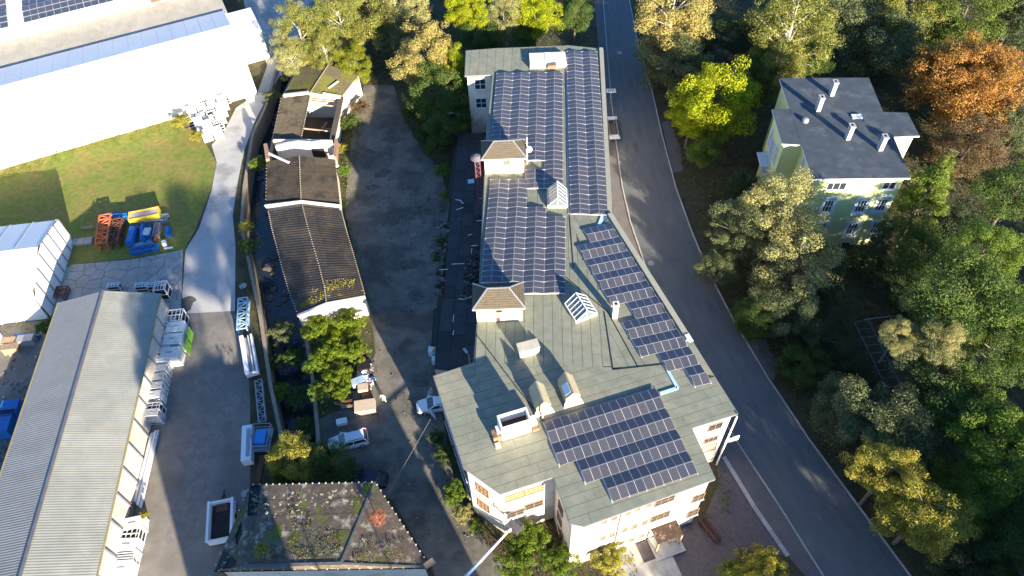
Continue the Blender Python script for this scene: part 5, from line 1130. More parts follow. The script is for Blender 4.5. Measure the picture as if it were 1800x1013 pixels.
# person: one continuous skinned figure, legs apart
def person(p, label, face):
    p = Vector(p); V = [(0, 0, .95), (.0, 0, 1.2), (0, 0, 1.42), (0, .02, 1.53), (0, .03, 1.66), (0, .03, 1.74), (-.12, 0, .88), (-.2, .02, .5), (-.26, 0, .08), (-.27, .14, .05), (.12, 0, .88), (.2, .02, .5), (.26, 0, .08), (.27, .14, .05), (-.2, 0, 1.4), (-.34, .0, 1.16), (-.30, .2, 1.0), (-.28, .27, .98), (.2, 0, 1.4), (.34, 0, 1.16), (.30, .2, 1.0), (.28, .27, .98)]
    Ed = [(0, 1), (1, 2), (2, 3), (3, 4), (4, 5), (0, 6), (6, 7), (7, 8), (8, 9), (0, 10), (10, 11), (11, 12), (12, 13), (2, 14), (14, 15), (15, 16), (16, 17), (2, 18), (18, 19), (19, 20), (20, 21)]
    Rr = [.17, .16, .17, .06, .105, .09, .10, .075, .05, .045, .10, .075, .05, .045, .075, .055, .04, .045, .075, .055, .04, .045]
    me = bpy.data.meshes.new('person'); me.from_pydata([tuple(rotz(v, face)) for v in V], Ed, []); o = bpy.data.objects.new('person', me); COL.objects.link(o); o.location = p
    sk = o.modifiers.new('s', 'SKIN'); 
    for i, v in enumerate(me.skin_vertices[0].data): v.radius = (Rr[i], Rr[i]*.85); v.use_root = (i == 0)
    sb = o.modifiers.new('b', 'SUBSURF'); sb.levels = sb.render_levels = 2
    dg = bpy.context.evaluated_depsgraph_get(); m2 = bpy.data.meshes.new_from_object(o.evaluated_get(dg)); o.modifiers.clear(); o.data = m2
    m2.materials.clear(); m2.materials.append(mat('white_workwear', (.72, .70, .64), .85, .08, 3)); m2.materials.append(mat('skin', (.45, .27, .19), .6)); m2.materials.append(mat('dark_boots', (.05, .04, .035), .7))
    for f in m2.polygons:
        c = f.center; f.material_index = 1 if (c.z > 1.5) or (.9 < c.z < 1.04 and abs(c.x)+abs(c.y) > .38) else (2 if c.z < .1 else 0); f.use_smooth = True
    tag(o, label, 'person'); ORG[o.name] = p
    MB().sphere(p+rotz((0, .02, 1.71), face), .115, 12, sz=.8).build('hair', mat('brown_hair', (.08, .05, .03), .8), o)
    h = MB()
    for s in (-1, 1):
        for k in range(4): a_ = rotz((s*(.25+.02*k), .31, .99), face)+p; h.tube(a_, a_+rotz((0, .07-.008*abs(k-1.5), -.03), face), .009, .007, 6)
        a_ = rotz((s*.25, .28, 1.0), face)+p; h.tube(a_, a_+rotz((-s*.05, .04, 0), face), .01, .008, 6)
    h.build('finger', mat('skin', (.45, .27, .19)), o)
    fc = MB(); fc.box(p+rotz((0, .14, 1.63), face), (.025, .03, .04), face)
    for s in (-1, 1): fc.sphere(p+rotz((s*.035, .125, 1.66), face), .012, 6); fc.box(p+rotz((s*.1, .03, 1.64), face), (.02, .03, .05), face)
    fc.box(p+rotz((0, .125, 1.585), face), (.05, .015, .012), face); fc.build('face', mat('skin', (.45, .27, .19)), o)
    return o
person(at(676, 706, 0), 'person in white workwear standing legs apart on the sunlit courtyard', math.radians(150))
# boom lift: horizontal arm reaching the factory wall
zb = 6.5; A_, B_ = at(898, 929, zb), at(820, 1013, zb); dirb = (B_-A_).normalized(); C_ = A_+dirb*13
bl = thing('boom_lift', 'white telescopic lift boom reaching in from the lower edge to the factory wall', 'lift', Vector((C_.x, C_.y, 0)))
MB().tube(A_, A_+dirb*4.6, .10, .13, 12).build('boom_tip', white_m, bl); MB().tube(A_+dirb*4.6, A_+dirb*9, .17, .2, 12).build('boom_section', mat('pale_blue_steel2', (.35, .5, .6), .4), bl); MB().tube(A_+dirb*8.6, C_, .26, .3, 12).build('boom_base', white_m, bl)
mb = MB(); c = A_-dirb*.45+Vector((0, 0, -.3)); fa = math.atan2(dirb.y, dirb.x)
for sx in (-.45, .45):
    for sy in (-.8, .8): mb.bar(c+rotz((sx, sy, -.2), fa), c+rotz((sx, sy, .9), fa), .05)
for z in (.4, .9):
    for s in (-1, 1): mb.bar(c+rotz((-.45, s*.8, z), fa), c+rotz((.45, s*.8, z), fa), .05); mb.bar(c+rotz((s*.45, -.8, z), fa), c+rotz((s*.45, .8, z), fa), .05)
mb.box(c+rotz((0, 0, -.2), fa), (.9, 1.5, .06), fa); mb.build('basket', mat('dark_steel', (.10, .10, .11), .6), bl)
MB().bar(C_+Vector((0, 0, .3)), Vector((C_.x, C_.y, 1.2)), .7).build('mast', white_m, bl); MB().box((C_.x, C_.y, .8), (2.2, 4.2, .8), fa).build('chassis', white_m, bl)
for sx in (-1, 1):
    for sy in (-1, 1): w = MB(); q = Vector((C_.x, C_.y, .45))+rotz((sx*1.0, sy*1.5, 0), fa); w.tube(q, q+rotz((sx*.3, 0, 0), fa), .45, .45, 14); w.build('wheel', blackm, bl)
def lamp(base, h, arm, label):
    b = Vector(base); t = thing('street_lamp', label, 'street lamp', b); Z = Vector((0, 0, 1)); a = Vector(arm)
    mb = MB(); mb.tube(b, b+Z*h, .09, .06, 8); mb.build('pole', steel, t); MB().tube(b+Z*h, b+Z*(h+.15)+a, .04, .035, 8).build('arm', steel, t)
    e_ = b+Z*(h+.15)+a; MB().bar(e_, e_+a.normalized()*.7, .28, .12).build('lamp_head', alu, t)
lamp(at(1171, 160, 0)-Vector((0, 1, 0)), 5.0, (-1.8, 0, 0), 'slim grey street lamp left of the bright lime tree')
lamp(at(843, 113, 0), 5.5, (-.9, .2, 0), 'street lamp in the dark trees behind the far factory corner')
lamp(at(812, 250, 0), 5.5, (-1.0, .1, 0), 'courtyard lamp beside the dark bushes near the annex')
lamp(at(826, 640, 3.4), 1.8, (-.2, .3, 0), 'small white lamp bracket on the annex roof above the factory corner')
# overhead cable and low wall with posts in the wood
mb = MB(); mb.bar(at(682, 868, 1.5), at(757, 737, 5.0), .02); mb.solo('overhead_cable', steel, 'thin cable sagging across the shaded courtyard from the ruin to the factory', 'cable')
t = thing('ruined_trellis', 'dark timber frame of a ruined trellis among trees right of the street', 'trellis', at(1540, 610)); mb = MB(); a, b = at(1514, 565, 1.5), at(1570, 680, 1.5); d = (b-a).normalized(); s = Vector((-d.y, d.x, 0))
for k in range(9):
    q = lerp(a, b, k/8)
    for sg in (-.9, .9): mb.bar(Vector((q.x, q.y, 0))+s*sg, q+s*sg, .12)
    mb.bar(q-s*.9, q+s*.9, .1)
for sg in (-.9, .9): mb.bar(a+s*sg, b+s*sg, .14)
mb.build('timber_frame', mat('grey_timber', (.12, .12, .11), .8, .2, 3), t); mb = MB(); mb.bar(at(1518, 562, 1.2), at(1600, 552, 1.2), .08); mb.build('rail', steel, t)

# ------------------------------------------------------------------ VEGETATION
def quads_mesh(name, cen_, nrm, size, asp=1.0):
    """leaf faces: one bent quad per centre, oriented by nrm with random roll"""
    n = len(cen_); nrm = nrm/np.linalg.norm(nrm, axis=1, keepdims=True); r = RNG.normal(size=(n, 3)); u = np.cross(nrm, r); u /= np.linalg.norm(u, axis=1, keepdims=True); v = np.cross(nrm, u)
    s = (size*RNG.uniform(.6, 1.25, n))[:, None]; u = u*s*.5; v = v*s*.5*asp
    P = np.stack([cen_-u, cen_-v*.8, cen_+u, cen_+v*.8], 1).reshape(-1, 3)
    me = bpy.data.meshes.new(name); me.vertices.add(4*n); me.vertices.foreach_set('co', P.ravel().astype(np.float32)); me.loops.add(4*n); me.loops.foreach_set('vertex_index', np.arange(4*n, dtype=np.int32))
    me.polygons.add(n); me.polygons.foreach_set('loop_start', np.arange(0, 4*n, 4, dtype=np.int32)); me.update(calc_edges=True); return me
def crown_points(kind, n, seed):
    g = np.random.default_rng(seed)
    def unit(k): x = g.normal(size=(k, 3)); return x/np.linalg.norm(x, axis=1, keepdims=True)
    if kind == 'broad':
        K = 46; c = unit(K)*(g.uniform(.25, .85, K)**.6)[:, None]; c[:, 2] *= .85; rr = g.uniform(.16, .34, K)
    elif kind == 'lobed':
        K = 90; c = unit(K)*(g.uniform(.4, .92, K)**.5)[:, None]; c[:, 2] *= .8; rr = g.uniform(.13, .26, K)
    elif kind == 'dome':
        K = 170; c = unit(K)*g.uniform(.45, .86, K)[:, None]; c[:, 2] *= .85; rr = g.uniform(.10, .21, K)
    elif kind == 'airy':
        K = 110; c = unit(K)*(g.uniform(.3, .95, K)**.5)[:, None]*np.array([.9, .9, 1.1]); rr = g.uniform(.12, .25, K)
    elif kind == 'shrub':
        K = 85; c = unit(K)*(g.uniform(.15, .95, K)**.6)[:, None]; c[:, 2] = np.abs(c[:, 2])*.7-.1; rr = g.uniform(.08, .2, K)
    elif kind in ('pine', 'spruce'):
        K = 120; t = g.uniform(0, 1, K); a = g.uniform(0, 6.283, K); R = (1-t)*(.75 if kind == 'pine' else .6)+.1; R = R*g.uniform(.45, 1.05, K)
        c = np.stack([R*np.cos(a), R*np.sin(a), -1.1+t*2.4], 1); rr = g.uniform(.09, .18, K)
    c = c*(1+.10*g.normal(size=(K, 1))); a_ = g.uniform(0, 6.283); c = c*(1+.14*np.sin(np.arctan2(c[:, 1], c[:, 0])*2+a_)+.08*np.sin(np.arctan2(c[:, 1], c[:, 0])*5+a_*3))[:, None] if kind in ('dome', 'broad', 'lobed') else c
    w = rr**2; idx = g.choice(K, n, p=w/w.sum()); d = unit(n); rad = rr[idx]*g.uniform(.35, 1.08, n)**.5
    off = d*rad[:, None]; off[:, 2] *= .75
    if kind in ('pine', 'spruce'): off[:, 2] *= .6
    p = c[idx]+off; p += g.normal(size=(n, 3))*.015; nr = d+.6*g.normal(size=(n, 3)); nr[:, 2] += .35
    return p, nr, c, rr
PROTO = {}
def proto(kind, i):
    key = (kind, i)
    if key in PROTO: return PROTO[key]
    n = {'dome': 36000, 'broad': 26000, 'lobed': 30000, 'airy': 30000, 'shrub': 12000, 'pine': 18000, 'spruce': 18000}[kind]; s = {'dome': .040, 'broad': .046, 'lobed': .043, 'airy': .041, 'shrub': .062, 'pine': .046, 'spruce': .046}[kind]
    p, nr, c, rr = crown_points(kind, n, 100+i*7+len(kind)); me = quads_mesh('crown', p, nr, np.full(n, s), .65); me.materials.append(None)
    base = -1.35 if kind != 'shrub' else -.5; tb = MB(); lim = MB()
    if kind != 'shrub':
        top = (0, 0, .75 if kind in ('airy', 'pine', 'spruce') else .3)
        tb.tube((0, 0, base-1.4), (.02, 0, base+.5), .055, .045, 8); tb.tube((.02, 0, base+.5), top, .045, .012, 8)
        for q in c[::max(1, len(c)//16)]:
            z0 = max(base*.6, q[2]-.5); lim.tube((0, 0, z0), tuple(q), .018, .006, 5)
    else:
        for q in c[::5]: lim.tube((0, 0, base), tuple(q), .02, .008, 5)
        tb = lim; lim = None
    tm = tb.mesh('trunk', bark); lm = lim.mesh('limb', bark) if lim else None
    PROTO[key] = (me, tm, lm); return PROTO[key]
def setm(o, m): o.material_slots[0].link = 'OBJECT'; o.material_slots[0].material = m
def plant(name, p, R, kind, i, lm, label, cat, rz=0, sz=1.0, group=None, trunk=None, ground=0, thin=1.0):
    me, tm, li = proto(kind, i); p = Vector(p); t = thing(name, label, cat, (p.x, p.y, ground), group)
    sc = (R, R, R*sz); c = inst(me, 'crown', t, p, (0, 0, rz), sc); setm(c, lm); h = inst(tm, 'trunk', t, p, (0, 0, rz), (R*thin, R*thin, R*sz))
    if li: l_ = inst(li, 'limb', t, p, (0, 0, rz), sc); setm(l_, trunk or bark)
    setm(h, trunk or bark); return t
def tree(px, py, rpx, zc, kind, i, lm, label, name='broadleaf_tree', sz=1.0, group=None, trunk=None):
    p = at(px, py, zc); R = 1.1*rpx*depth(p)/F; return plant(name, p, R, kind, i, lm, label, 'tree', random.uniform(0, 6.28), sz, group, trunk)
def shrub(px, py, rpx, zc, lm, label, i=0, sz=1.0, group=None):
    p = at(px, py, zc); R = rpx*depth(p)/F; return plant('shrub', p, R, 'shrub', i, lm, label, 'shrub', random.uniform(0, 6.28), sz, group)
T_N = 'trees north of the derelict sheds'; T_E = 'trees around the villa and street'
tree(528, 62, 46, 8, 'airy', 0, L_OL, 'airy olive birch with white limbs above the furthest derelict shed', 'birch_tree', 1.1, T_N, bark_w)
tree(510, 100, 32, 6, 'airy', 1, L_TAN, 'tan tinged birch leaning toward the concrete road at the stream bend', 'birch_tree', 1.1, T_N, bark_w)
tree(598, 35, 45, 9, 'airy', 2, L_OL, 'tall olive birch right of the white limbed one at the top edge', 'birch_tree', 1.15, T_N, bark_w)
tree(572, 95, 30, 6, 'airy', 3, L_OL, 'thin olive birch crown touching the mossy shed ridge', 'birch_tree', 1.2, T_N, bark_w)
tree(690, 70, 34, 5, 'lobed', 3, L_GG, 'grey green tree filling the gap left of the golden tree', sz=1, group=T_N)
tree(470, 5, 30, 7, 'lobed', 1, L_OL, 'olive tree at the top edge over the concrete road', sz=1, group=T_N) if False else None
tree(648, 25, 52, 8, 'lobed', 1, L_OL, 'broad olive tree at the top edge left of the golden one', sz=1, group=T_N)
tree(622, 112, 32, 5, 'lobed', 0, leaf('leaf_fresh_yellow_green', (.22, .24, .02)), 'small yellow green tree overhanging the mossy shed roof', sz=1, group=T_N)
tree(710, 12, 50, 8, 'airy', 1, L_TAN, 'olive tan tree on the top edge just behind the golden round tree', sz=1, group=T_N)
tree(746, 100, 58, 9, 'dome', 1, L_GOLD, 'round golden tree at the head of the courtyard', sz=1.0, group=T_N)
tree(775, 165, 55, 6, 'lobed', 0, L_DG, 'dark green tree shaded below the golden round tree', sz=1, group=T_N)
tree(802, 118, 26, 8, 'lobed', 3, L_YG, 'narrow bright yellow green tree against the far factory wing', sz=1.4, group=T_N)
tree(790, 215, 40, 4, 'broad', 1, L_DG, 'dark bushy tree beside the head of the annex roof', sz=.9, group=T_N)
tree(822, 20, 40, 9, 'dome', 1, L_YG, 'bright lime tree at the top edge behind the far factory corner', sz=1, group=T_N)
tree(845, 62, 38, 6, 'broad', 2, L_DG, 'dark green tree below the bright lime tree at the top edge', sz=1, group=T_N)
tree(885, 30, 34, 8, 'airy', 0, L_TAN, 'thin brown tinged tree between two lime trees at the top edge', sz=1.1, group=T_N)
tree(940, 25, 44, 8, 'dome', 2, L_YG, 'lime yellow tree directly behind the far end of the factory roof', sz=1, group=T_N)
tree(925, 62, 30, 5, 'broad', 0, L_DG, 'low dark tree pressed against the far end wall of the factory', sz=.9, group=T_N)
tree(1012, 20, 34, 6, 'broad', 3, L_DG, 'dark tree at the top edge beside the street kerb', sz=1, group=T_N)
tree(1180, 35, 70, 9, 'airy', 1, L_GOLD, 'large golden tree overhanging the street at the top edge', sz=1.0, group=T_E, trunk=bark_w)
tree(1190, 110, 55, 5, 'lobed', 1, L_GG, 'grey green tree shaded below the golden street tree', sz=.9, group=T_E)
tree(1258, 178, 80, 7, 'dome', 0, L_YG, 'big brilliant lime tree between the street and the villa', sz=.95, group=T_E)
tree(1215, 205, 42, 6, 'dome', 1, L_YG, 'lower left companion of the brilliant lime tree beside the lay-by', sz=.95, group=T_E)
tree(1238, 262, 30, 4, 'broad', 3, L_GR, 'small green tree at the foot of the brilliant lime tree', sz=.95, group=T_E)
tree(1300, 60, 40, 5, 'broad', 1, L_SP, 'dark tree in the gap between the golden and olive trees', sz=1, group=T_E)
tree(1390, 50, 74, 9, 'airy', 2, L_OL, 'large olive tree with a pale trunk at the top edge behind the villa', sz=1.0, group=T_E, trunk=bark_w)
tree(1370, 110, 45, 6, 'lobed', 2, L_OL, 'smaller olive tree behind the far left corner of the villa', sz=.9, group=T_E)
tree(1480, 30, 60, 7, 'broad', 0, L_GG, 'grey green tree at the top edge right of the pale trunked olive tree', sz=1, group=T_E)
tree(1560, 75, 70, 6, 'broad', 2, L_GG, 'broad shaded grey green tree behind the villa right wing', sz=.9, group=T_E)
tree(1600, 15, 60, 9, 'lobed', 0, L_OL, 'sunlit olive tree on the top edge above the shaded grey green one', sz=.9, group=T_E)
tree(1700, 15, 70, 9, 'lobed', 1, leaf('leaf_moss_green', (.12, .16, .03)), 'green tree at the top edge near the right corner', sz=.9, group=T_E)
tree(1780, 40, 60, 7, 'spruce', 1, L_SP, 'dark conifer in the far upper right corner', 'conifer_tree', 1, T_E)
tree(1690, 150, 88, 8, 'dome', 2, L_OR, 'large orange autumn tree right of the villa', sz=.95, group=T_E)
tree(1725, 120, 55, 11, 'lobed', 3, L_OR, 'taller orange crown leaning over the large orange tree', sz=.95, group=T_E)
tree(1700, 260, 60, 4, 'airy', 0, L_BR, 'brown thin crowned tree below the orange autumn tree', sz=.9, group=T_E)
tree(1790, 230, 50, 5, 'broad', 1, L_GG, 'shaded tree on the right edge beside the orange tree', sz=.9, group=T_E)
tree(1790, 330, 62, 10, 'broad', 3, L_DG, 'dark tree on the right edge level with the villa front', sz=.9, group=T_E)
tree(1372, 375, 68, 9, 'airy', 0, L_TAN, 'tall tan olive tree brushing the villa front left corner', sz=1.1, group=T_E)
tree(1395, 465, 72, 6, 'airy', 2, L_TAN, 'wide tan tree in front of the villa, lower than its neighbour', sz=.95, group=T_E)
tree(1300, 400, 50, 6, 'airy', 1, L_GG, 'grey green tree leaning toward the street left of the tan trees', sz=1.1, group=T_E)
tree(1375, 545, 50, 4, 'lobed', 3, L_GG, 'shaded grey green tree below the tan trees', sz=.9, group=T_E)
tree(1622, 350, 62, 9, 'pine', 0, L_PINE, 'bright green pine in front of the villa right corner', 'pine_tree', .85, T_E)
tree(1645, 318, 40, 12, 'pine', 1, L_PINE, 'pointed top of a second pine beside the bright green pine', 'pine_tree', 1.0, T_E)
tree(1535, 440, 50, 5, 'spruce', 0, L_SP, 'dark spruce below the villa front windows', 'spruce_tree', 1.0, T_E)
tree(1465, 490, 40, 4, 'spruce', 1, L_SP, 'small dark spruce between the tan tree and the bigger spruce', 'spruce_tree', .9, T_E)
tree(1620, 450, 60, 6, 'broad', 2, L_DG, 'dark green tree below the bright pine', sz=.85, group=T_E)
tree(1700, 520, 90, 14, 'broad', 0, L_DG, 'wide dark green tree at the right above the ruined trellis', sz=.85, group=T_E)
tree(1735, 440, 54, 12, 'lobed', 1, L_GR, 'mid green tree with lit top above the wide dark green tree', sz=.9, group=T_E)
tree(1785, 560, 66, 12, 'lobed', 2, L_GR, 'fresh green tree on the right edge halfway down', sz=.9, group=T_E)
tree(1640, 625, 66, 9, 'airy', 0, L_GG, 'grey green thin tree right of the ruined trellis', sz=.9, group=T_E)
tree(1578, 588, 30, 11, 'lobed', 1, L_TAN, 'small tan tree top rising at the ruined trellis', sz=1.0, group=T_E)
tree(1656, 598, 40, 12, 'airy', 3, L_TAN, 'tan lit tree top right of the small one at the trellis', sz=1.0, group=T_E)
tree(1560, 735, 70, 7, 'broad', 3, L_GG, 'large shaded olive grey tree between the trellis and the street', sz=.85, group=T_E)
tree(1480, 720, 58, 4, 'lobed', 0, L_GG, 'shaded grey green tree leaning over the street kerb', sz=.8, group=T_E)
tree(1680, 700, 74, 8, 'broad', 1, L_DG, 'dark tree behind the golden tree at the lower right', sz=.85, group=T_E)
tree(1560, 830, 62, 8, 'dome', 3, L_YEL, 'golden yellow tree leaning over the street at the lower right', sz=.95, group=T_E)
tree(1620, 910, 76, 7, 'dome', 0, L_YEL, 'larger golden yellow tree below the one leaning over the street', sz=.95, group=T_E)
tree(1755, 780, 78, 9, 'dome', 1, L_GR, 'bright green tree at the right edge beside the golden trees', sz=.9, group=T_E)
tree(1775, 880, 62, 4, 'broad', 0, L_DG, 'dark green tree in the lower right corner', sz=.9, group=T_E)
tree(1700, 990, 60, 3, 'broad', 2, L_SP, 'very dark tree on the bottom edge right of the golden trees', sz=.9, group=T_E)
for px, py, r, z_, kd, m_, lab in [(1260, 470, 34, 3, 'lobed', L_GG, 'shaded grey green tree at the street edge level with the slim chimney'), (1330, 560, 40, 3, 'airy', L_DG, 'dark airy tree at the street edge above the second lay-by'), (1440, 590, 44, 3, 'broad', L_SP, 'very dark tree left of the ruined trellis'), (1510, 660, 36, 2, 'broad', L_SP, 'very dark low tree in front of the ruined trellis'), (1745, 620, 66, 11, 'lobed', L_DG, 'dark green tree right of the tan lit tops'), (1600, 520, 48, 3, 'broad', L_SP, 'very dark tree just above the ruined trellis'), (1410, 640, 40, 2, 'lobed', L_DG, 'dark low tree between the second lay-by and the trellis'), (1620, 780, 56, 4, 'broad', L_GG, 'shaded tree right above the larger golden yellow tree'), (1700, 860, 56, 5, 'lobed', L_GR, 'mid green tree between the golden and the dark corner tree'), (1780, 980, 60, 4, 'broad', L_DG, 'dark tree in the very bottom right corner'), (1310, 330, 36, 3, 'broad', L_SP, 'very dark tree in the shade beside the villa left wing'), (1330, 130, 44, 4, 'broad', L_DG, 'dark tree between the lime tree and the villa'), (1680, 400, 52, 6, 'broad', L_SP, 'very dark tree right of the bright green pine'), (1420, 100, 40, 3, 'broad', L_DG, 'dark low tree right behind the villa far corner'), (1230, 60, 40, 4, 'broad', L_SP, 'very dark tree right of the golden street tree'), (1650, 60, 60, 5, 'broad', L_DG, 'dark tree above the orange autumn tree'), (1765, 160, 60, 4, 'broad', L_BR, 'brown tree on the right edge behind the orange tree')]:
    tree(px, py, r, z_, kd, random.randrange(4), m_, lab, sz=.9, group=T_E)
shrub(1340, 1000, 52, 2.5, L_YEL, 'yellow green shrub on the bottom edge beside the street pavement', 0)
shrub(1290, 1015, 34, 1.5, L_GR, 'green shrub left of the yellow one on the bottom edge', 1)
shrub(930, 950, 42, 2.2, leaf('leaf_fresh_green', (.13, .20, .02)), 'fresh green shrub in the notch of the factory south wall', 0); shrub(905, 990, 40, 2, leaf('leaf_fresh_green', (.13, .20, .02)), 'fresh green shrub at the bottom edge below the lift basket', 1)
shrub(985, 985, 36, 2, leaf('leaf_fresh_green', (.13, .20, .02)), 'green shrub hugging the factory bottom corner', 2); shrub(1072, 985, 40, 2, L_YEL, 'yellow green shrub against the bright south wall at the bottom edge', 0)
shrub(960, 950, 26, 1.5, L_BR, 'brown leafless looking shrub in the shaded factory notch', 1)
shrub(798, 868, 26, 1.6, leaf('leaf_fresh_green', (.13, .20, .02)), 'bright green shrub growing at the foot of the shaded factory wall', 2); shrub(812, 905, 22, 1, L_TAN, 'dry tan shrub just below the bright green wall shrub', 0); shrub(835, 925, 16, .8, L_GR, 'low green shrub at the sunlit factory corner', 1)
shrub(785, 800, 22, 1.5, L_DG, 'dark shrub in shade along the factory wall above the green one', 2); shrub(770, 770, 18, 1, L_DG, 'smaller dark shrub below the white car', 0)
plant('bush', at(520, 805, 3), 3.0, 'lobed', 0, L_YEL, 'yellow leafed bush top sticking out left above the hipped ruin', 'bush'); plant('bush', at(575, 815, 2), 3.0, 'broad', 1, L_DG, 'dark green bush beside the yellow one above the hipped ruin', 'bush'); plant('bush', at(500, 830, 1.5), 2.0, 'broad', 2, L_DG, 'small dark bush at the stream end left of the yellow one', 'bush')
G_F = leaf('leaf_ivy_bright', (.16, .22, .015))
for k, (px, py, r, m_, lab) in enumerate([(560, 580, 34, G_F, 'bright ivy bush directly below the white gable of the curved shed'), (610, 575, 36, G_F, 'bright ivy bush at the lit corner of the curved shed'), (580, 625, 34, G_F, 'sunlit bush in the middle of the overgrown ruin strip'), (625, 620, 28, G_F, 'sunlit bush overhanging the courtyard above the black bin'), (595, 665, 28, G_F, 'sunlit bush left of the scrap heap'), (555, 640, 24, L_GR, 'green bush on the stream side of the overgrown strip'), (560, 690, 24, L_GR, 'green bush at the lower end of the overgrown strip'), (600, 690, 18, G_F, 'small lit bush above the collapsed boards')]): shrub(px, py, r, 2.0, m_, lab, k % 3, 1.1)
for k, (px, py, r) in enumerate([(762, 262, 22), (778, 300, 18), (745, 235, 22), (722, 205, 24), (786, 345, 13), (775, 425, 10), (768, 455, 10)]): shrub(px, py, r, 1.5, [L_DG, L_GR, L_DG][k % 3], 'dark green bush along the annex side of the courtyard, %s from the far end' % ['fourth', 'fifth', 'third', 'second', 'sixth', 'seventh', 'eighth'][k], k % 3)
for px, py, r, m_, lab in [(432, 400, 16, L_YEL, 'yellow tipped young tree on the road edge beside the stream'), (437, 435, 22, L_DG, 'dark green bush below the yellow tipped one by the stream'), (478, 172, 20, L_GG, 'grey green bush at the stream bend left of the sheds'), (455, 290, 20, L_GR, 'green bush on the stream wall beside the middle shed'), (493, 690, 22, L_GR, 'round green bush growing inside the stream channel'), (500, 585, 30, L_GG, 'grey green bush in the stream beside the curved shed end'), (515, 630, 26, L_DG, 'dark bush in the stream below the curved shed'), (480, 640, 20, L_DG, 'dark bush against the stream wall beside the container frame'), (525, 700, 24, L_DG, 'dark bush on the far bank of the stream'), (540, 750, 24, L_DG, 'dark bush above the yellow leafed bush by the stream'), (318, 215, 20, L_YEL, 'yellow green bush between the lawn and the white crate pile'), (345, 240, 14, L_YEL, 'small yellow green bush at the lower corner of the crate pile'), (600, 262, 14, L_YEL, 'lit yellow bush on the east wall of the middle shed'), (615, 215, 20, L_DG, 'dark bush below the white shed wall at the courtyard head'), (606, 300, 14, L_GR, 'small green bush along the middle shed wall'), (635, 190, 18, L_BR, 'brown bush at the head of the courtyard'), (690, 395, 0, L_GR, ''), (85, 575, 22, L_DG, 'weedy bush between the tent and the warehouse corner'), (272, 628, 12, L_DG, 'dark creeper on the warehouse wall behind the crates'), (255, 905, 10, L_YEL, 'tuft of yellow weeds at the end of the beam bundle'), (435, 985, 24, L_OR, 'orange leafed bush covering the broken left corner of the ruin'), (410, 1000, 22, L_OR, 'second orange bush on the bottom edge beside the ruin'), (660, 908, 0, L_RED, '')]:
    if r: shrub(px, py, r, 1.6 if not (470 < px < 545 and py > 550) else -.6, m_, lab, random.randrange(3), .95)
p = at(663, 910, 7.4); plant('sapling', p, .85, 'airy', 3, L_RED, 'small rust red birch sapling growing out of the ruin roof', 'sapling', trunk=bark_w, ground=6.5)
plant('fern_tuft', at(462, 965, 7.0), .8, 'shrub', 2, L_YEL, 'yellow green fern tuft growing on the left of the ruin roof', 'fern', ground=6.5)
# unseen trees and a house to the south, added to throw the long evening shadows
def uw(u, w): return Vector((u*.891+w*.454, u*.454-w*.891, 0))
ta = [(-13, 10, 24.5, 5.2), (-6.5, 9, 25.2, 5.0), (-.5, 11, 24.6, 4.2), (-15.5, 11, 18.5, 4.0), (-11.5, 12, 18.0, 3.6)]
for k, (u, w, zc, R) in enumerate(ta): p = uw(u, w); p.z = zc; plant('unseen_shade_tree', p, R, 'broad', k, L_DG, 'tall high crowned unseen tree added for shade beyond the bottom edge, %s from the left' % ordn[k], 'tree', sz=.92, group='unseen trees added for shade south of the yard', thin=.4)  # added unseen crowns shade the yard; trunks thinned to keep their shadows faint
for k, (u, w, h) in enumerate([(20, 14, 8), (26, 12, 9.5), (31, 14, 11), (36, 12, 13), (42, 14, 13.5), (48, 12, 16), (53, 14, 18), (58, 12, 17), (63, 14, 15), (68, 12, 15), (74, 14, 14), (80, 12, 14), (86, 14, 13), (92, 12, 13), (99, 14, 13), (106, 12, 13), (113, 14, 13)]):  # unseen trees, heights set by the shade wanted on street and villa
    R = min(6.0, h*.42); p = uw(u, w); p.z = h-R*.9; plant('shade_tree', p, R, 'broad', k % 4, L_DG, 'large unseen tree of the wood beyond the lower right edge, %s eastward' % ordn[k], 'tree', group='wood south east of the street')
    if h > 16: p = uw(u+2, w+5); p.z = h*.5; plant('shade_tree', p, h*.32, 'broad', (k+1) % 4, L_DG, 'lower unseen tree of the wood beyond the lower right edge, %s eastward' % ordn[k], 'tree', group='wood south east of the street')
for k, u in enumerate((34, 38, 42, 46, 50, 55, 60)): p = uw(u, 24); p.z = 6.5; plant('shade_tree', p, 5.2, 'broad', k % 4, L_DG, 'unseen tree of a second row added beyond the lower right edge, %s eastward' % ordn[k], 'tree', group='wood south east of the street')  # second row added to close sun gaps on the street
hs = thing('unseen_house', 'plain rendered unseen house beyond the bottom edge of the courtyard, shaped for its shadow', 'house', uw(-5, 10)); q = [uw(-19, 6), uw(6.9, 6), uw(6.9, 16), uw(-19, 16)]; MB().prism([(v.x, v.y) for v in q], 0, 14.0).build('wall', render_w, hs)  # unseen house, sized by the shadow edge it has to cast
q2_ = [uw(-19, 7), uw(-8.6, 7), uw(-8.6, 15), uw(-19, 15)]; MB().prism([(v.x, v.y) for v in q2_], 14.02, 19.0).build('shade_block', render_w, hs)  # block added on top to shade a gap in the yard
mb = MB(); m0, m1 = uw(-19, 11)+Vector((0, 0, 15.6)), uw(6.9, 11)+Vector((0, 0, 15.6)); T4 = [v+Vector((0, 0, 14.01)) for v in q]; mb.face([T4[0], T4[1], m1, m0]); mb.face([T4[3], T4[2], m1, m0]); mb.face([T4[0], T4[3], m0]); mb.face([T4[1], T4[2], m1]); mb.build('roof', brown_r, hs)
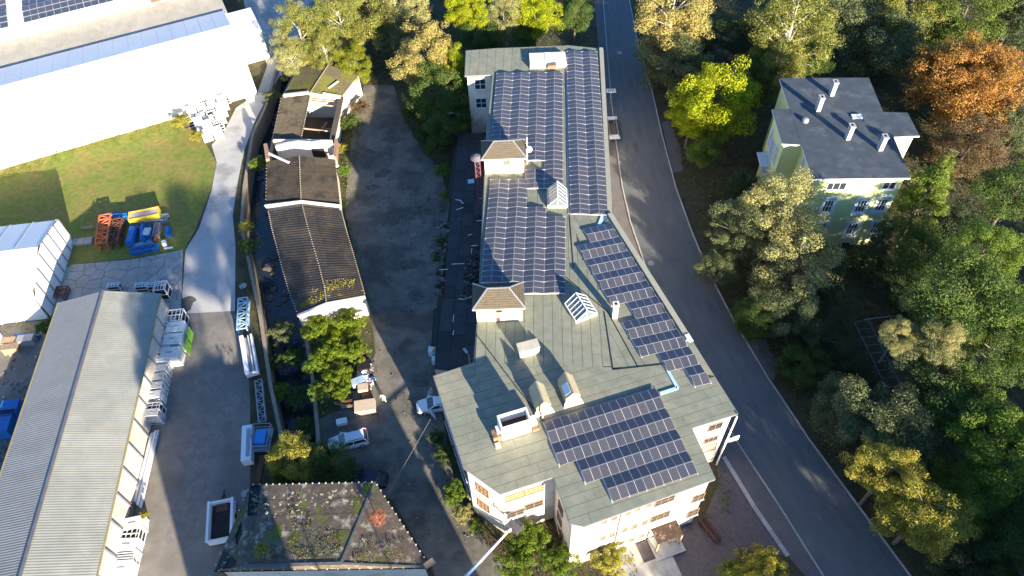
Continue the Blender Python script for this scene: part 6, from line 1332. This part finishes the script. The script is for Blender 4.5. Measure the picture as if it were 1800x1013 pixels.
# ground cover
def scatter(name, label, pts, dens, h, size, m_, cat='undergrowth', clump=2.0, zoff=0, seed=1, zf=None):
    g = np.random.default_rng(seed); poly = [(p.x, p.y) for p in pts]; xs = [p[0] for p in poly]; ys = [p[1] for p in poly]; area = (max(xs)-min(xs))*(max(ys)-min(ys)); n = int(area*dens)
    X = g.uniform(min(xs), max(xs), n); Y = g.uniform(min(ys), max(ys), n); ok = np.zeros(n, bool); j = len(poly)-1
    for i in range(len(poly)):
        xi, yi = poly[i]; xj, yj = poly[j]; c_ = (yi > Y) != (yj > Y); xx = (xj-xi)*(Y-yi)/((yj-yi) or 1e-9)+xi; ok ^= c_ & (X < xx); j = i
    X, Y = X[ok], Y[ok]; n = len(X)
    f = np.zeros(n)
    for k in range(6):
        a = g.uniform(0, 6.28); fr = g.uniform(.6, 2.0)/clump; f += np.sin((X*np.cos(a)+Y*np.sin(a))*fr*2+g.uniform(0, 6.28))
    f = f/6; hh = h*np.clip(.45+f, .03, 1.4); keep = g.uniform(0, 1, n) < np.clip(.65+f*1.3, .05, 1); X, Y, hh = X[keep], Y[keep], hh[keep]; n = len(X)
    Z = hh*g.uniform(0, 1, n)+zoff+(zf(X, Y) if zf else 0); nr = g.normal(size=(n, 3)); nr[:, 2] = np.abs(nr[:, 2])+.5
    me = quads_mesh(name, np.stack([X, Y, Z], 1), nr, np.full(n, size), .6); me.materials.append(m_); o = bpy.data.objects.new(name, me); COL.objects.link(o); return tag(o, label, cat, kind='stuff')
scatter('undergrowth', 'dark mixed undergrowth covering the wood floor right of the street', [at(*p) for p in [(1115, -20), (1175, 210), (1200, 330), (1255, 480), (1300, 570), (1355, 660), (1430, 770), (1515, 885), (1620, 1030), (1900, 1030), (1900, -20)]], 14, 1.5, .34, leaf('leaf_undergrowth', (.10, .11, .04)), clump=4)
scatter('undergrowth', 'rough weeds between the birches and the factory end', [at(*p) for p in [(560, -20), (520, 60), (640, 130), (700, 150), (740, 240), (790, 290), (812, 200), (815, 85), (1040, 75), (1030, -20)]], 16, 1.4, .32, leaf('leaf_undergrowth', (.10, .11, .04)), clump=3, seed=2)
scatter('weeds', 'weeds and brambles along the stream and ruined strip', [at(*p) for p in [(520, 552), (645, 530), (655, 600), (640, 650), (600, 720), (560, 745), (550, 690), (533, 600)]], 22, 1.2, .26, L_GR, clump=2, seed=3)
scatter('weeds', 'weeds growing in the stream channel', [at(*p, -2.5) for p in [(470, 560), (535, 560), (560, 760), (500, 790)]], 16, 1.4, .28, L_DG, clump=2, zoff=-2.5, seed=4)
scatter('lawn_tufts', 'long grass tufts on the lawn edge along the white hall', [at(*p) for p in [(-20, 300), (150, 252), (300, 210), (335, 225), (300, 235), (150, 270), (-20, 325)]], 40, .5, .2, leaf('grass_blades', (.15, .17, .02)), 'grass', clump=1, seed=5)
scatter('weeds', 'weeds on the verge between the yard and the stream wall', [at(*p) for p in [(414, 330), (428, 330), (424, 400), (440, 500), (462, 600), (480, 700), (496, 790), (470, 850), (440, 850), (446, 720), (425, 560), (412, 400)]], 14, .35, .2, leaf('leaf_dry_weed', (.07, .075, .025)), clump=1.5, seed=6)
scatter('weeds', 'weeds along the shed wall and courtyard edge', [at(*p) for p in [(603, 215), (640, 215), (618, 300), (612, 370), (650, 520), (655, 560), (640, 520), (603, 380), (598, 260)]], 25, .9, .24, L_GR, clump=1.5, seed=7)
for k, pp in enumerate([[(676, 345), (735, 355), (745, 400), (700, 415)], [(705, 455), (740, 470), (742, 550), (712, 540)], [(752, 500), (785, 505), (780, 530), (755, 530)], [(775, 330), (792, 340), (785, 420), (772, 410)], [(735, 235), (800, 255), (790, 330), (760, 300)]]): scatter('weeds', ['mossy weed patch in the upper courtyard', 'long weed patch in the middle of the courtyard', 'small weed patch beside the annex', 'narrow weeds along the annex wall', 'weeds below the dark trees at the annex head'][k], [at(*p) for p in pp], 30, .15, .16, L_GG if k != 4 else L_DG, clump=.8, seed=10+k)
scatter('weeds', 'dark ivy and weeds at the factory south east corner', [at(*p) for p in [(1262, 812), (1285, 860), (1280, 905), (1240, 915), (1180, 960), (1150, 950), (1235, 900), (1250, 850)]], 26, .7, .24, L_DG, clump=1.2, seed=20)
scatter('weeds', 'dry weeds and brambles below the factory south walls', [at(*p) for p in [(835, 912), (880, 930), (975, 930), (1005, 985), (1120, 975), (1120, 1030), (900, 1030), (850, 950)]], 24, .7, .24, leaf('leaf_bramble', (.11, .085, .03)), clump=1.5, seed=21)
scatter('weeds', 'weeds in shade along the west factory wall', [at(*p) for p in [(768, 735), (800, 850), (832, 915), (815, 925), (775, 840), (758, 760)]], 22, .9, .26, L_DG, clump=1.2, seed=22)
scatter('moss_clumps', 'yellow green moss cushions on the curved shed roof', [at(*p, 4.5) for p in [(528, 543), (520, 512), (562, 500), (622, 488), (638, 510), (578, 528)]], 90, .16, .16, mat('roof_moss_bright', (.26, .25, .03), .95, .4, 4, isl=.4), 'moss', clump=.9, seed=23, zf=lambda X, Y: 5.03-np.abs(X-(rI[4].x+rI[5].x)/2)/4.2)
hy0, hy1 = HN[0].y, r1.y
zs = lambda X, Y: 5.66+np.clip((hy0-Y)/(hy0-hy1), 0, 1)*.75
for k, pp in enumerate([[(500, 885), (545, 900), (560, 985), (470, 985), (520, 940)], [(560, 930), (600, 930), (600, 980), (550, 985)], [(640, 950), (690, 960), (735, 990), (620, 992)], [(500, 865), (530, 862), (530, 880), (505, 885)]]): scatter('moss_clumps', 'yellow green moss cushions on the hipped ruin roof, %s patch' % ['left', 'middle', 'right', 'upper'][k], [at(*p, 6.0) for p in pp], 70 if k != 3 else 40, .06, .15, mat('roof_moss', (.13, .14, .02), .95, .4, 4, isl=.4), 'moss', clump=.7, zf=zs, seed=40+k)
scatter('fallen_leaves', 'fallen brown leaves along the wooded street kerb', [at(*p) for p in [(1165, 235), (1190, 330), (1246, 480), (1293, 570), (1347, 660), (1420, 770), (1505, 885), (1600, 1013), (1588, 1013), (1493, 885), (1408, 770), (1335, 660), (1282, 575), (1232, 480), (1176, 335), (1155, 240)]], 5, .02, .13, leaf('dead_leaf', (.22, .14, .05)), 'leaves', clump=1.5, zoff=.035, seed=50)
scatter('fallen_leaves', 'fallen leaves scattered along the courtyard edges', [at(*p) for p in [(692, 150), (705, 200), (740, 260), (775, 300), (790, 360), (765, 560), (740, 560), (750, 380), (700, 280), (660, 190)]], 5, .02, .13, leaf('dead_leaf', (.22, .14, .05)), 'leaves', clump=1.5, zoff=.035, seed=51)
yq = pxs(0, *(cl+cr[::-1]))
scatter('weeds', 'sparse weeds and litter growing through the courtyard asphalt', yq, 3.0, .10, .13, L_GG, clump=3.2, seed=60)
rubble('gravel', 'loose stones scattered over the courtyard asphalt', yq, 420, .06, .22, [stone, court, earth], seed=61)
rubble('gravel', 'loose stones and dirt in the storage yard', pxs(0, (-20, 630), (70, 610), (60, 680), (10, 820), (-20, 840)), 160, .08, .4, [stone, court, slabm], seed=62)
scatter('weeds', 'weeds in the storage yard behind the tent', [at(*p) for p in [(0, 572), (105, 566), (85, 595), (0, 590)]], 26, .5, .22, L_GR, clump=1.2, seed=63)
rubble('rubble', 'pale rubble and broken slabs along the annex wall', pxs(0, (770, 400), (790, 390), (786, 520), (764, 540)), 70, .15, .6, [stone, court, dark_r], seed=8)
rubble('rubble', 'broken masonry scattered over the upper courtyard', pxs(0, (700, 390), (770, 330), (785, 440), (720, 470)), 60, .12, .5, [stone, court], seed=9)
rubble('rubble', 'debris heaped on the annex roof below the wall', pxs(3.5, (815, 470), (842, 430), (840, 540), (810, 530)), 90, .12, .5, [court, dark_r, blackm], z=3.45, seed=10)
